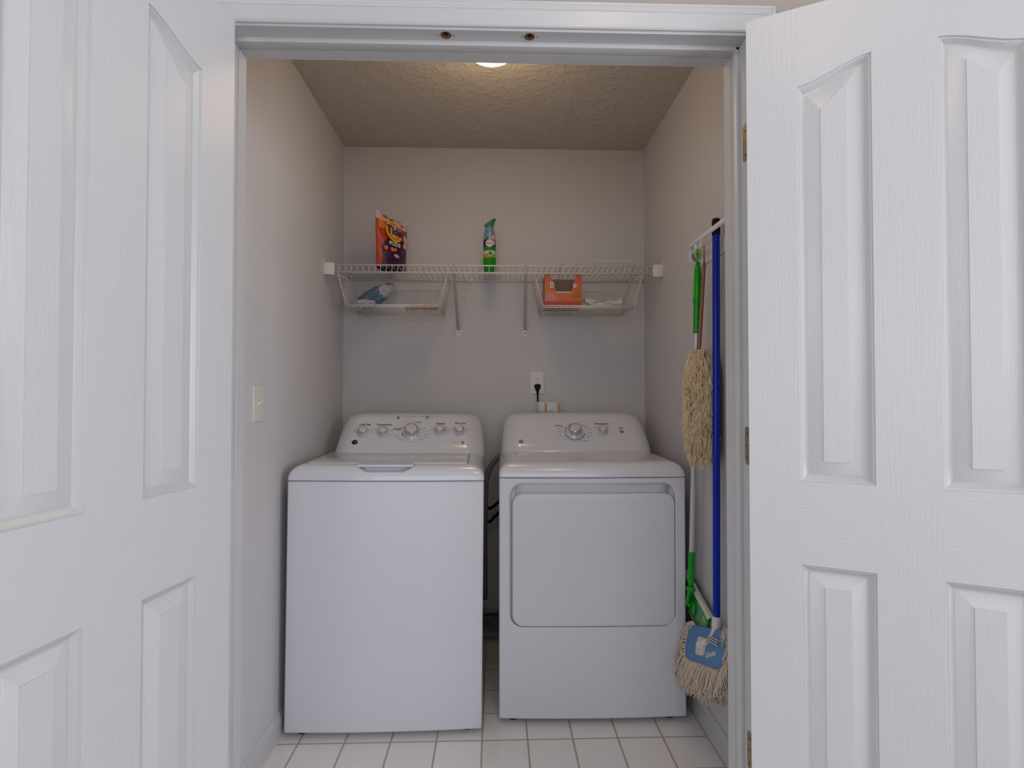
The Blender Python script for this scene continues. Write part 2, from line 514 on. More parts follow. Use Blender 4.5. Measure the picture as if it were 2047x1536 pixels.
# ------------------------------------------------------------------ doors
def make_door(name, corner, direction, flip):
    """closet-side face on local y=0 (faces local -y when flip=1), x from hinge edge 0..W"""
    W, T, Z0, Z1 = 0.594, 0.035, 0.012, 2.029
    fs = -1 if flip else 1
    Px = [(0.099, 0.233), (0.343, 0.477)]
    NB = 20

    def arch(i, s):            # cathedral top of the upper panels
        t = s if i == 0 else 1 - s
        e = t * t * (3 - 2 * t)
        return 1.858 + 0.012 * t + 0.028 * e

    def outline(i, kind, o):
        x0, x1 = Px[i]
        xa, xb = x0 + o, x1 - o
        if kind == 'up':
            zb = 1.014 + o
            top = [(xa + (xb - xa) * k / NB, arch(i, k / NB) - o * (1.05 + 0.25 * min(1, o / 0.04))) for k in range(NB + 1)]
        else:
            zb = 0.205 + o
            top = [(xa + (xb - xa) * k / NB, 0.839 - o) for k in range(NB + 1)]
        return [(xa, zb)] + top + [(xb, zb)]

    m = BM()

    def V(x, d, z): return m.verts.new((x, fs * d, z))     # d = depth below face, positive goes into the door

    def face(pts, mi):
        f = m.faces.new([V(x, 0, z) for x, z in pts]); f.material_index = mi
    xs = [0, Px[0][0], Px[0][1], Px[1][0], Px[1][1], W]
    for k in (0, 2, 4):
        zl = [0.205, 0.839, 1.014] + ([arch(k // 2 - 1, 1.0)] if k else [])
        zr = [0.205, 0.839, 1.014] + ([arch(k // 2, 0.0)] if k < 4 else [])
        face([(xs[k], Z0), (xs[k + 1], Z0)] + ([(xs[k + 1], z) for z in zr] if k < 4 else []) + [(xs[k + 1], Z1), (xs[k], Z1)] + ([(xs[k], z) for z in zl[::-1]] if k else []), 0)
    for i in (0, 1):
        x0, x1 = Px[i]
        face([(x0, Z0), (x1, Z0), (x1, 0.205), (x0, 0.205)], 1)
        face([(x0 + (x1 - x0) * k / NB, 0.839) for k in range(NB + 1)] + [(x1, 1.014), (x0, 1.014)], 1)
        top = [(x0 + (x1 - x0) * k / NB, arch(i, k / NB)) for k in range(NB + 1)]
        face(top + [(x1, Z1), (x0, Z1)], 1)
        for kind in ('up', 'dn'):
            rings = []
            for o, d in ((0, 0), (0.0015, 0.0028), (0.0045, 0.0036), (0.009, 0.0078), (0.0125, 0.0104), (0.016, 0.0104),
                         (0.0165, 0.0101), (0.0430, 0.0030), (0.0436, 0.0012)):
                rings.append([V(x, d, z) for x, z in outline(i, kind, o)])
            n = len(rings[0])
            for ri, (a, c) in enumerate(zip(rings, rings[1:])):
                for k in range(n):
                    f = m.faces.new((a[k], a[(k + 1) % n], c[(k + 1) % n], c[k])); f.material_index = 3 if ri < 5 else 2
                    f.smooth = ri < 4
            f = m.faces.new(rings[-1]); f.material_index = 2
    # back and edges
    per = [(x, Z0) for x in xs] + [(x, Z1) for x in xs[::-1]]
    c = [V(x, T, z) for x, z in per]
    f0 = [V(x, 0, z) for x, z in per]
    m.faces.new(c).material_index = 3
    for k in range(12): m.faces.new((c[k], c[(k + 1) % 12], f0[(k + 1) % 12], f0[k])).material_index = 3
    bmesh.ops.remove_doubles(m, verts=m.verts[:], dist=1e-6)
    me = bpy.data.meshes.new(name)
    bmesh.ops.recalc_face_normals(m, faces=m.faces[:])
    m.to_mesh(me); m.free()
    for mm in (M_doorv, M_doorh, M_doorp, M_trim): me.materials.append(mm)
    me.set_sharp_from_angle(angle=R(24))
    o = bpy.data.objects.new(name, me)
    COL.objects.link(o)
    o.location = (corner[0], corner[1], 0)
    o.rotation_euler = (0, 0, math.atan2(direction[1], direction[0]))
    o['kind'] = 'structure'
    return o


aL, aR = R(9.8), R(63.2)
# left leaf runs towards the camera; its seen face looks to +x : body lies on the far side of the face
dl = make_door('door_1', (-0.580, 1.191), (-math.sin(aL), -math.cos(aL)), True)
dr = make_door('door_2', (0.556, 1.163), (math.sin(aR), -math.cos(aR)), False)
setp(dl, label='white panelled closet door standing open on the left')
setp(dr, label='white panelled closet door swung wide open on the right')


# hinges on the right jamb and door
def hinge(z):
    b = BM()
    h = 0.044
    # leaf let into the jamb, its rounded corners towards the closet
    ya, yb = YF - 0.006, YF + 0.024
    pts = [(ya, z - h), (yb - 0.008, z - h), (yb - 0.002, z - h + 0.003), (yb, z - h + 0.010), (yb, z + h - 0.010), (yb - 0.002, z + h - 0.003), (yb - 0.008, z + h), (ya, z + h)]
    v0 = [b.verts.new((JR - 0.0012, y, zz)) for y, zz in pts]
    v1 = [b.verts.new((JR + 0.0005, y, zz)) for y, zz in pts]
    n = len(pts)
    for k in range(n): b.faces.new((v0[k], v0[(k + 1) % n], v1[(k + 1) % n], v1[k]))
    b.faces.new(v0); b.faces.new(v1[::-1])
    o = obj('hinge', b, M_brass, dr)
    o.matrix_parent_inverse = dr.matrix_basis.inverted()
    b = BM()
    tube(b, [(JR - 0.001, YF - 0.012, z - h - 0.002), (JR - 0.001, YF - 0.012, z + h + 0.002)], 0.0055, 12)
    lathe(b, [(0.0, 0.005), (0.003, 0.004), (0.0045, 0.0), (0.0045, -0.002)], 12, Matrix.Translation((JR - 0.001, YF - 0.012, z + h + 0.004)))
    k = obj('knuckle', b, M_brass, o, smooth=True, angle=40)
    for dz in (-0.028, 0.0, 0.028):
        b = BM()
        lathe(b, [(0.0, 0.0004), (0.002, 0.0006), (0.0034, 0.0)], 12, Matrix.Translation((JR - 0.0013, YF + 0.012 + (0.005 if dz == 0 else 0), z + dz)) @ Matrix.Rotation(R(-90), 4, 'Y'))
        obj('screw', b, M_print, o)


for z in (1.792, 1.078, 0.372): hinge(z)

# two empty ball catch holes in the head jamb
for i, x in enumerate((-0.118, 0.078)):
    lab = ('left' if i == 0 else 'right')
    t = thing('ball_catch', 'round brown %s of the two catch holes under the door head' % ('leftmost' if i == 0 else 'rightmost'), 'door catch', (x, YF + 0.018, JZ), group='catch holes in the door head')
    b = BM()
    lathe(b, [(0.0125, 0.0002), (0.0125, -0.0008), (0.0112, -0.0012), (0.0108, 0.0)], 24)
    obj('rim', b, M_wood, t, smooth=True, angle=40)
    b = BM(); lathe(b, [(0.0, -0.0006), (0.0110, -0.0006), (0.0110, 0.0)], 20); obj('hole', b, M_wood, t)
    b = BM(); lathe(b, [(0.0, -0.0016), (0.0058, -0.0014), (0.0058, 0.0)], 14, Matrix.Translation((0, -0.005, 0))); obj('socket', b, M_black, t)
    for s in (-1, 1):
        b = BM(); lathe(b, [(0.0, -0.0008), (0.0022, -0.0006), (0.0022, 0.0)], 12, Matrix.Translation((s * 0.0185, 0.001, 0)))
        obj('screw', b, M_button, t)


# ------------------------------------------------------------------ closet lamp
def closet_lamp():
    x, y = -0.018, 1.807
    t = thing('ceiling_light', 'lit frosted dome ceiling lamp above the washer and dryer', 'ceiling light', (x, y, ZC))
    b = BM(); lathe(b, [(0.0, 0.0), (0.115, 0.0), (0.118, -0.006), (0.115, -0.018), (0.105, -0.022), (0.0, -0.022)], 48)
    obj('base', b, M_white, t, smooth=True, angle=40)
    b = BM()
    pr = []
    for k in range(15):
        a = R(90 * k / 14)
        pr.append((0.108 * math.cos(a), -0.020 - 0.083 * math.sin(a)))
    lathe(b, pr, 48)
    obj('globe', b, M_globe, t, smooth=True)
    l = bpy.data.lights.new('closet_bulb', 'POINT')
    l.energy = 1.9
    l.color = (1.0, 0.68, 0.38)
    l.shadow_soft_size = 0.10
    lo = bpy.data.objects.new('closet_bulb', l)
    COL.objects.link(lo)
    lo.location = (x, y, ZC - 0.235)


closet_lamp()

# ------------------------------------------------------------------ appliances
def bow_obj(o, amt=0.009, x0=-0.3425, x1=0.3425, ymax=0.10):
    b = bmesh.new()
    b.from_mesh(o.data)
    for k in range(1, 14):
        x = x0 + (x1 - x0) * k / 14
        bmesh.ops.bisect_plane(b, geom=b.verts[:] + b.edges[:] + b.faces[:], plane_co=(x, 0, 0), plane_no=(1, 0, 0), dist=1e-6)
    for v in b.verts:
        if v.co.y < ymax:
            q = max(-1, min(1, v.co.x / x1))
            v.co.y -= amt * (1 - q * q) * min(1, (ymax - v.co.y) / ymax)
    b.to_mesh(o.data)
    b.free()


CW = 0.3425     # half width
Z_B, Z_S, Z_T = 0.020, 0.893, 0.948


CP0 = Vector((0, 0.362, 0.951))          # console face: foot and direction up the slope
CUP = Vector((0, 0.138, 0.154)).normalized()


def console_frame(x, up):
    return frame(CP0 + Vector((x, 0, 0)) + CUP * up, (1, 0, 0), CUP)


def console_levels(cx=0.0, hw=CW, r=0.085):
    lv = []
    def fy(z): return 0.362 + (z - 0.951) * 0.138 / 0.154
    for z, ins, y in ((0.930, 0.004, fy(0.948)), (0.951, 0.006, fy(0.951)), (0.985, 0.009, fy(0.985)), (1.02, 0.013, fy(1.02)), (1.05, 0.018, fy(1.05)),
                      (1.072, 0.024, fy(1.072)), (1.088, 0.033, fy(1.088) + 0.001), (1.097, 0.045, fy(1.097) + 0.005), (1.103, 0.062, fy(1.103) + 0.014), (1.106, 0.090, fy(1.106) + 0.03)):
        t = max(0, (z - 0.951) / 0.153)
        lp = []
        for px, py in rrect(cx - hw + ins, cx + hw - ins, y, 0.650, r, 9):
            crown = 0.0 if z < 1.085 else 0.006 * (1 - ((px - cx) / hw) ** 2)
            lp.append(Vector((px, py, z + crown)))
        lv.append(lp)
    return lv


def appliance_shell(root, washer):
    # cabinet
    b = BM()
    box(b, -CW, CW, 0.0, 0.62, Z_B, Z_S - 0.0015, 0.007, 3)
    cab = obj('cabinet', b, M_cab, root, smooth=True, angle=40)
    # dark seam strip under the cap
    # cap
    b = BM()
    loops = []
    for i in range(13):
        a = R(90 * i / 12)
        ins = 0.052 * (1 - math.cos(a))
        z = Z_S + 0.0015 + (Z_T - Z_S - 0.0015) * math.sin(a) ** 0.9
        loops.append([Vector((px, py, z)) for px, py in rrect(-CW + ins - 0.0015, CW - ins + 0.0015, -0.002 + ins * 0.85, 0.625, 0.012 + ins * 0.3, 5)])
    base = [Vector((px, py, Z_S + 0.0015)) for px, py in rrect(-CW - 0.0015, CW + 0.0015, -0.002, 0.625, 0.012, 5)]
    loft(b, loops)
    cap = obj('top_cap', b, M_enamel, root, smooth=True, angle=50)
    return cab, cap


def feet(root):
    for x in (-0.29, 0.29):
        for y in (0.05, 0.57):
            b = BM()
            lathe(b, [(0.0, 0.0), (0.022, 0.0), (0.024, 0.004), (0.02, 0.012), (0.010, 0.014), (0.010, 0.03)], 16, Matrix.Translation((x, y, 0.0)))
            obj('foot', b, M_black, root, smooth=True, angle=40)


def knob(root, x, up, r, big=False, pointer=0):
    M4 = console_frame(x, up)
    b = BM()
    k = r
    hh = 0.034 if big else 0.024
    skirt = [(0.0, 0.0004), (k * 1.42, 0.0004), (k * 1.42, 0.002), (k * 1.30, 0.0045), (k * 1.06, 0.010), (k * 1.04, hh * 0.55)]
    lathe(b, skirt, 36, M4)
    kn = obj('knob', b, M_clear, root, smooth=True, angle=40)
    b = BM()
    lathe(b, [(k * 1.04, hh * 0.5), (k * 1.05, hh * 0.55), (k * 1.02, hh * 0.85), (k * 0.96, hh * 0.97), (k * 0.88, hh), (k * 0.84, hh * 0.99)], 36, M4)
    obj('chrome_ring', b, M_chrome, kn, smooth=True)
    b = BM()
    lathe(b, [(k * 0.86, hh * 0.94), (k * 0.85, hh * 0.99), (k * 0.6, hh * 1.01), (0.0, hh * 1.015)], 36, M4)
    obj('knob_face', b, M_knobface, kn, smooth=True)
    return kn


def marks(root, name, items, m):
    """items: (x, up, w, h) flat printed dashes on the console face"""
    for x, up, w_, h_ in items:
        b = BM()
        plate(b, console_frame(x, up), [(-w_ / 2, -h_ / 2), (w_ / 2, -h_ / 2), (w_ / 2, h_ / 2), (-w_ / 2, h_ / 2)], 0.0001, 0.0003)
        obj(name, b, m, root)


def arc(root, x, up, r, w_, a0, a1, m):
    b = BM()
    pts = circ(0, 0, r + w_ / 2, n=24, a0=a0, a1=a1) + circ(0, 0, r - w_ / 2, n=24, a0=a0, a1=a1)[::-1]
    M4 = console_frame(x, up)
    n = 24
    for i in range(n):
        q = [pts[i], pts[i + 1], pts[2 * n - i], pts[2 * n + 1 - i]]
        plate(b, M4, q, 0.0001, 0.0004)
    return obj('printed_arc', b, m, root)


def logo(root, x, up, s, ring, letter):
    b = BM()
    M4 = console_frame(x, up)
    plate(b, M4, circ(0, 0, s, s * 0.92, 32), 0.0001, 0.0012)
    lg = obj('emblem', b, ring, root, smooth=True, angle=40)
    text('emblem_letters', 'GE', s * 1.15, M4 @ Matrix.Translation((0, 0, 0.0014)), letter, lg, shear=0.3)
    return lg


# ---- washer
W = thing('washing_machine', 'white top-loading washing machine with five knobs, left of the dryer', 'washing machine', (-0.393, 1.902, 0.0), (0, R(0.45), R(1.2)))
cab, cap = appliance_shell(W, True)
# handle pocket in the cap's front edge and the lid opening
b = BM()
pk = [(-0.112, 0.960), (-0.112, 0.9425), (-0.098, 0.935), (-0.078, 0.922), (-0.070, 0.9195), (0.056, 0.9195), (0.066, 0.922), (0.084, 0.935), (0.098, 0.9425), (0.098, 0.960)]
v0 = [b.verts.new((x, -0.05, z)) for x, z in pk]
v1 = [b.verts.new((x * 0.96 if z < 0.95 else x, 0.044, z + (0.006 if z < 0.93 else 0))) for x, z in pk]
n = len(pk)
for k in range(n): b.faces.new((v0[k], v0[(k + 1) % n], v1[(k + 1) % n], v1[k]))
b.faces.new(v0[::-1]); b.faces.new(v1)
bmesh.ops.recalc_face_normals(b, faces=b.faces[:])
c1 = obj('cut', b, M_enamel)
b = BM(); box(b, -0.288, 0.284, 0.046, 0.356, 0.930, 0.970)
c2 = obj('cut', b, M_dark)
boolean(cap, [c1, c2])
for p in cap.data.polygons: p.use_smooth = True
cap.data.set_sharp_from_angle(angle=R(35))
b = BM()
box(b, -0.2855, 0.2815, 0.0475, 0.354, 0.932, 0.951, 0.003, 3)
lid = obj('lid', b, M_enamel, W, smooth=True, angle=40)
b = BM()     # lip of the lid over the handle pocket
loft(b, [[Vector((x, 0.018, 0.9475)), Vector((x, 0.050, 0.9505)), Vector((x, 0.060, 0.9505)), Vector((x, 0.060, 0.940)), Vector((x, 0.030, 0.936)), Vector((x, 0.018, 0.9395))] for x in (-0.106, 0.092)])
obj('lid_lip', b, M_enamel, lid, smooth=True, angle=50)
b = BM(); loft(b, console_levels(0.014, 0.328, 0.085))
con = obj('control_console', b, M_enamel, W, smooth=True, angle=60)
feet(W)
con.location.x = 0.009
WK = [(-0.189, 0.107, 0.0205), (-0.103, 0.106, 0.0205), (0.019, 0.107, 0.031), (0.139, 0.117, 0.0205), (0.224, 0.118, 0.0205)]
for i, (x, up, r) in enumerate(WK):
    knob(con, x, up, r * 0.9, big=(i == 2))


def printed(st, size, x, up, m, con, bold=0.0003):
    text('printed_lettering', st, size, console_frame(x, up) @ Matrix.Translation((0, 0, 0.0005)), m, con, bold=bold)


for st, (x, up) in (('Load Size', (-0.187, 0.150)), ('Temperature', (-0.105, 0.150)), ('Options', (0.141, 0.158)), ('Soil Level', (0.227, 0.160))):
    printed(st, 0.0125, x, up, M_print, con)
printed('Whites', 0.0115, -0.046, 0.126, M_print, con)
printed('Colors', 0.0105, 0.042, 0.164, M_printblue, con)
it = []
for (cx, cu, _), angs in zip([WK[0], WK[1], WK[3], WK[4]], ((150, 175, 30, 5), (150, 25, -20, -45), (150, 175, 35, 15, -5, -20), (150, 175, 30, 5))):
    for a in angs: it.append((cx + 0.037 * math.cos(R(a)), cu + 0.036 * math.sin(R(a)) * 0.85, 0.013, 0.0016))
for a in (158, 138, 190, 208, 226, 248, 270, 292, 315, 335, -5, 15, 38):
    it.append((0.019 + (0.053 + 0.012 * abs(math.cos(R(a)))) * math.cos(R(a)), 0.102 + 0.046 * math.sin(R(a)), 0.024 if abs(math.cos(R(a))) > 0.5 else 0.015, 0.0018))
for k in range(5):
    it.append((-0.014 + k * 0.0185, 0.197, 0.012, 0.0016)); it.append((-0.012 + k * 0.0185, 0.190, 0.006, 0.0016))
it += [(0.100, 0.197, 0.014, 0.0016), (0.104, 0.190, 0.024, 0.0016), (-0.048, 0.174, 0.022, 0.0022), (0.079, 0.175, 0.030, 0.0022), (0.079, 0.170, 0.024, 0.0014), (0.208, 0.054, 0.028, 0.0014)]
marks(con, 'printed_mark', it, M_printl)
for x, up in ((-0.048, 0.188), (0.079, 0.191)):
    b = BM(); lathe(b, [(0.0, 0.0016), (0.0075, 0.0015), (0.0085, 0.0)], 24, console_frame(x, up)); obj('button', b, M_button, con, smooth=True)
arc(con, 0.019, 0.104, 0.0405, 0.003, 170, 205, M_print)
arc(con, 0.139, 0.117, 0.028, 0.002, -10, 30, M_print)
logo(con, -0.216, 0.054, 0.0125, M_black, M_brass)
logo(con, 0.241, 0.055, 0.0068, M_printl, M_knobface)

# ---- dryer
D = thing('clothes_dryer', 'white front-loading clothes dryer with square door, right of the washing machine', 'clothes dryer', (0.3535, 1.958, 0.0), (0, 0, R(-0.5)))
cab, cap = appliance_shell(D, False)
b = BM(); loft(b, console_levels())
con = obj('control_console', b, M_enamel, D, smooth=True, angle=60)
feet(D)
# recess for the door
dx0, dx1, dz0, dz1 = -0.3035, 0.305, 0.350, 0.872
b = BM()
loft(b, [[Vector((x, y, z)) for x, z in rrect(dx0, dx1, dz0, dz1, 0.048, 8)] for y in (-0.05, 0.026)])
bmesh.ops.recalc_face_normals(b, faces=b.faces[:])
boolean(cab, [obj('cut', b, M_enamel)])
for p in cab.data.polygons: p.use_smooth = True
cab.data.set_sharp_from_angle(angle=R(35))
# rolled edge round the recess
b = BM()
loops = []
for o_, y in ((-0.004, 0.0003), (-0.0035, -0.0008), (-0.001, -0.0006), (0.0008, 0.0012), (0.0012, 0.004)):
    loops.append([Vector((x, y, z)) for x, z in rrect(dx0 + o_, dx1 - o_, dz0 + o_, dz1 - o_, 0.048 - o_ * 0.8, 8)])
loft(b, loops, cap=(False, False))
obj('door_surround', b, M_enamel, D, smooth=True, angle=60)
b = BM()
loops = []
ddx0, ddx1, ddz0, ddz1 = dx0 + 0.0095, dx1 - 0.0035, dz0 + 0.0035, 0.834
for o_, y in ((0.0, 0.025), (0.0, 0.0015), (0.0010, -0.0005), (0.003, -0.0015), (0.02, -0.0018)):
    loops.append([Vector((x, y, z)) for x, z in rrect(ddx0 + o_, ddx1 - o_, ddz0 + o_, ddz1 - o_, 0.040 - o_ * 0.6, 8)])
loft(b, loops)
obj('door', b, M_cab, D, smooth=True, angle=60)
b = BM()  # scooped handle wall sloping behind the door's top edge
loft(b, [[Vector((x, 0.012, 0.871)), Vector((x, 0.014, 0.862)), Vector((x, 0.0235, 0.832)), Vector((x, 0.0255, 0.800)), Vector((x, 0.0258, 0.871))] for x in (dx0 + 0.02, dx1 - 0.02)])
obj('door_grip_recess', b, M_enamel, D, smooth=True)
for x, up, r, bg in ((-0.006, 0.103, 0.029, True), (0.120, 0.108, 0.0195, False)):
    knob(con, x, up, r * 0.9, big=bg)
DA = (-0.006, 0.102)
arc(con, *DA, 0.0435, 0.0035, 62, 88, M_print)
arc(con, *DA, 0.0435, 0.0035, 94, 132, M_print)
arc(con, *DA, 0.0435, 0.004, 140, 186, M_printblue)
for a0 in range(194, 350, 20): arc(con, *DA, 0.0435, 0.0045, a0, a0 + 16, M_print)
printed('Temperature', 0.0125, 0.119, 0.150, M_print, con)
printed('Cottons', 0.0105, -0.076, 0.140, M_printblue, con)
printed('Start', 0.0100, 0.204, 0.126, M_print, con)
it = []
for a in (160, 145, 178, 205, 226, 245, 268, 288, 308, 325, 340, -4, 20, 36, 50, 66, 112):
    it.append((DA[0] + (0.053 + 0.014 * abs(math.cos(R(a)))) * math.cos(R(a)), DA[1] + 0.052 * math.sin(R(a)), 0.024 if abs(math.cos(R(a))) > 0.62 else 0.006, 0.0018))
it += [(0.088, 0.132, 0.015, 0.0016), (0.146, 0.132, 0.013, 0.0016), (0.204, 0.119, 0.018, 0.001), (0.036, 0.054, 0.026, 0.002)]
marks(con, 'printed_mark', it, M_printl)
b = BM(); lathe(b, [(0.0, 0.0016), (0.0085, 0.0015), (0.0095, 0.0)], 24, console_frame(0.205, 0.105)); obj('button', b, M_button, con, smooth=True)
logo(con, -0.247, 0.050, 0.0105, M_printl, M_knobface)


for root in (W, D):
    for ch in root.children:
        if ch.name.split('.')[0] in ('cabinet', 'top_cap', 'door_surround', 'door', 'door_grip_recess'): bow_obj(ch)
        if ch.name.split('.')[0] == 'lid':
            for g in ch.children: bow_obj(g, 0.007)


# ------------------------------------------------------------------ between and behind the machines
t = thing('vent_duct', 'crinkled silver foil vent duct on the floor behind the dryer', 'vent duct', (0.02, 2.60, 0.0))
b = BM()
ctr = [Vector((0.02 - 0.10 + 0.30 * k / 60, 2.632, 0.082 + 0.006 * math.sin(k / 9))) - t.location for k in range(61)]
tube(b, ctr, [0.048 + 0.0035 * (k % 2) for k in range(61)], 20)
obj('foil_hose', b, M_foil, t)
t = thing('drain_hose', 'dark grey drain hose arching between the washing machine and the dryer', 'hose', (-0.02, 2.585, 0.0))
b = BM()
pts = [Vector(p) for p in ((0.09, 0.045, 0.90), (0.055, 0.045, 0.905), (0.025, 0.045, 0.885), (0.0, 0.045, 0.855), (-0.02, 0.045, 0.815), (-0.030, 0.045, 0.76), (-0.034, 0.045, 0.68), (-0.036, 0.045, 0.50), (-0.036, 0.045, 0.36), (-0.034, 0.040, 0.16))]
fine = []
for i in range(len(pts) - 1):
    for j in range(5): fine.append(pts[i].lerp(pts[i + 1], j / 5))
tube(b, fine, [0.0125 + 0.001 * (k % 2) for k in range(len(fine))], 12)
obj('hose_tube', b, M_hose, t, smooth=True)
for lab, dz, sag in (('upper black water hose sagging across the gap behind the machines', 0.0, 0.0), ('lower black water hose sagging across the gap behind the machines', -0.055, 0.012)):
    t2 = thing('water_hose', lab, 'hose', (-0.03, 2.665, 0.63 + dz))
    b = BM()
    tube(b, [(-0.14, 0, 0.07), (-0.09, 0, 0.045), (-0.045, 0, 0.022), (-0.02, 0, 0.004 - sag), (0.0, 0, 0.0 - sag), (0.02, 0, 0.012), (0.05, 0, 0.040), (0.10, 0, 0.085)], 0.0075, 10)
    obj('hose_tube', b, M_black, t2, smooth=True)

# outlet
t = thing('wall_outlet', 'white double outlet on the back wall with a black plug in it', 'wall outlet', (0.208, YB, 1.2))
t.location = (0.2065, YB, 1.255)
b = BM()
loft(b, [[Vector((x, y, z)) for x, z in rrect(-0.035 + o_, 0.035 - o_, -0.0575 + o_, 0.0575 - o_, 0.003, 3)] for o_, y in ((0, 0), (0, -0.003), (0.0025, -0.0055))])
pl = obj('cover_plate', b, M_ivory, t, smooth=True, angle=30)
for zc in (0.0195, -0.0195):
    b = BM()
    loft(b, [[Vector((x, y, z)) for x, z in rrect(-0.0165, 0.0165, zc - 0.014, zc + 0.014, 0.011, 5)] for y in (-0.005, -0.0075)])
    sk = obj('socket', b, M_white, t)
    b = BM()
    box(b, -0.0085, -0.0058, -0.0078, -0.007, zc - 0.001, zc + 0.0075)
    box(b, 0.0055, 0.0078, -0.0078, -0.007, zc - 0.001, zc + 0.0065)
    lathe(b, [(0.0, 0.0), (0.0026, 0.0), (0.0026, -0.001)], 12, Matrix.Translation((-0.0005, -0.0079, zc - 0.0075)) @ Matrix.Rotation(R(90), 4, 'X'))
    obj('slot', b, M_black, sk)
b = BM(); lathe(b, [(0.0, 0.001), (0.0025, 0.0006), (0.003, 0.0)], 12, Matrix.Translation((0, -0.0055, 0)) @ Matrix.Rotation(R(90), 4, 'X')); obj('screw', b, M_steel, t)
t = thing('power_cord', 'black power cord plugged into the outlet on the back wall', 'power cord', (0.2065, YB - 0.01, 1.235))
b = BM()
Mx = Matrix.Rotation(R(90), 4, 'X')
prf = [(0.0165, 0.0, 0.006), (0.0172, -0.002, 0.012), (0.0165, -0.006, 0.014), (0.013, -0.014, 0.014), (0.009, -0.023, 0.012), (0.006, -0.032, 0.009), (0.0045, -0.046, 0.008)]
loops = []
for k, (wx, z, d) in enumerate(prf):
    loops.append([Vector((wx * math.cos(2 * math.pi * j / 16), -0.010 + d * 0.7 * math.sin(2 * math.pi * j / 16), z + 0.006)) for j in range(16)])
top = [Vector((0.009 * math.cos(2 * math.pi * j / 16), -0.010 + 0.005 * math.sin(2 * math.pi * j / 16), 0.0125)) for j in range(16)]
loft(b, [top] + loops)
obj('plug', b, M_black, t, smooth=True)
b = BM()
tube(b, [(0, -0.010, -0.038), (0.001, -0.011, -0.07), (0.003, -0.012, -0.12), (0.004, -0.012, -0.2), (0.0, -0.012, -0.34), (-0.02, -0.012, -0.6)], 0.0042, 10)
obj('cord', b, M_black, t, smooth=True)

# instruction leaflet standing behind the dryer
t = thing('instruction_leaflet', 'printed leaflet with amber stripes sticking up behind the dryer', 'leaflet', (0.262, 2.662, 1.10), (0, 0, 0))
b = BM(); box(b, -0.060, 0.060, 0.0, 0.0012, -0.12, 0.058); sh = obj('sheet', b, M_bagclear, t)
b = BM(); box(b, 0.056, 0.0605, -0.0006, 0.0002, -0.12, 0.058); box(b, -0.060, 0.060, -0.0006, 0.0002, 0.0555, 0.0583); obj('white_border', b, M_cardw, sh)
b = BM()
plate(b, frame((0, -0.001, 0), (1, 0, 0), (0, 0, 1)), [(0.012, -0.02), (0.0175, -0.02), (0.052, 0.056), (0.045, 0.056)], 0, 0.0006)
obj('white_fold', b, M_cardw, sh)
b = BM()
box(b, -0.020, -0.010, -0.0012, 0.0002, -0.12, 0.053); box(b, 0.044, 0.055, -0.0014, 0.0002, -0.12, 0.053)
obj('amber_stripe', b, M_yelprint, sh)
b = BM(); box(b, -0.055, -0.052, -0.0008, 0.0002, -0.12, 0.054); obj('black_line', b, M_print, sh)
b = BM()
for k in range(9):
    box(b, -0.047 + 0.0028 * k, -0.0458 + 0.0028 * k, -0.0008, 0.0002, -0.01, 0.005 + 0.012 * random.random())
obj('printed_text', b, M_printl, sh)


# light switch on left wall
t = thing('light_switch', 'white toggle light switch on the left closet wall', 'light switch', (XL, 1.75, 1.20))
SWM = Matrix.Rotation(R(90), 4, 'Z')
t.rotation_euler = (0, 0, R(90))     # local -y faces +x
t.location = (XL, 1.732, 1.168)
b = BM()
loft(b, [[Vector((x, y, z)) for x, z in rrect(-0.035 + o_, 0.035 - o_, -0.0575 + o_, 0.0575 - o_, 0.003, 3)] for o_, y in ((0, 0), (0, -0.003), (0.0025, -0.0055))])
obj('cover_plate', b, M_ivory, t, smooth=True, angle=30)
b = BM(); loft(b, [[Vector((-0.0045, -0.004, 0.006)), Vector((0.0045, -0.004, 0.006)), Vector((0.0045, -0.004, -0.010)), Vector((-0.0045, -0.004, -0.010))],
                  [Vector((-0.004, -0.018, 0.012)), Vector((0.004, -0.018, 0.012)), Vector((0.004, -0.018, 0.004)), Vector((-0.004, -0.018, 0.004))]])
obj('toggle', b, M_white, t)
for z in (0.030, -0.030):
    b = BM(); lathe(b, [(0.0, 0.001), (0.0025, 0.0006), (0.003, 0.0)], 12, Matrix.Translation((0, -0.0055, z)) @ Matrix.Rotation(R(90), 4, 'X')); obj('screw', b, M_steel, t)

# ------------------------------------------------------------------ wire shelf
SZ = 1.770
SY0, SY1 = 2.386, 2.682
t = thing('wire_shelf', 'white wire shelf running from wall to wall above both machines', 'shelf', (0, 2.53, SZ))


def S(x, y, z): return Vector((x, y - 2.53, z - SZ))


b = BM()
x = XL + 0.02
pitch = 0.0254
xsw = []
while x < XR - 0.015:
    xsw.append(x); x += pitch
for x in xsw:
    tube(b, [S(x, SY1, SZ), S(x, SY0 + 0.002, SZ), S(x, SY0, SZ - 0.002)], 0.00145, 6)
obj('deck_wires', b, M_wire, t, smooth=True)
b = BM()
for x in xsw: tube(b, [S(x, SY0, SZ), S(x, SY0, SZ - 0.031)], 0.0015, 6)
tube(b, [S(XL + 0.012, SY0 - 0.003, SZ + 0.001), S(XR - 0.012, SY0 - 0.003, SZ + 0.001)], 0.0033, 8)
tube(b, [S(XL + 0.012, SY0 - 0.003, SZ - 0.031), S(XR - 0.012, SY0 - 0.003, SZ - 0.031)], 0.0033, 8)
obj('front_rail', b, M_wire, t, smooth=True)
b = BM(); tube(b, [S(XL + 0.004, SY1, SZ - 0.003), S(XR - 0.004, SY1, SZ - 0.003)], 0.0033, 8); obj('back_rail', b, M_wire, t, smooth=True)
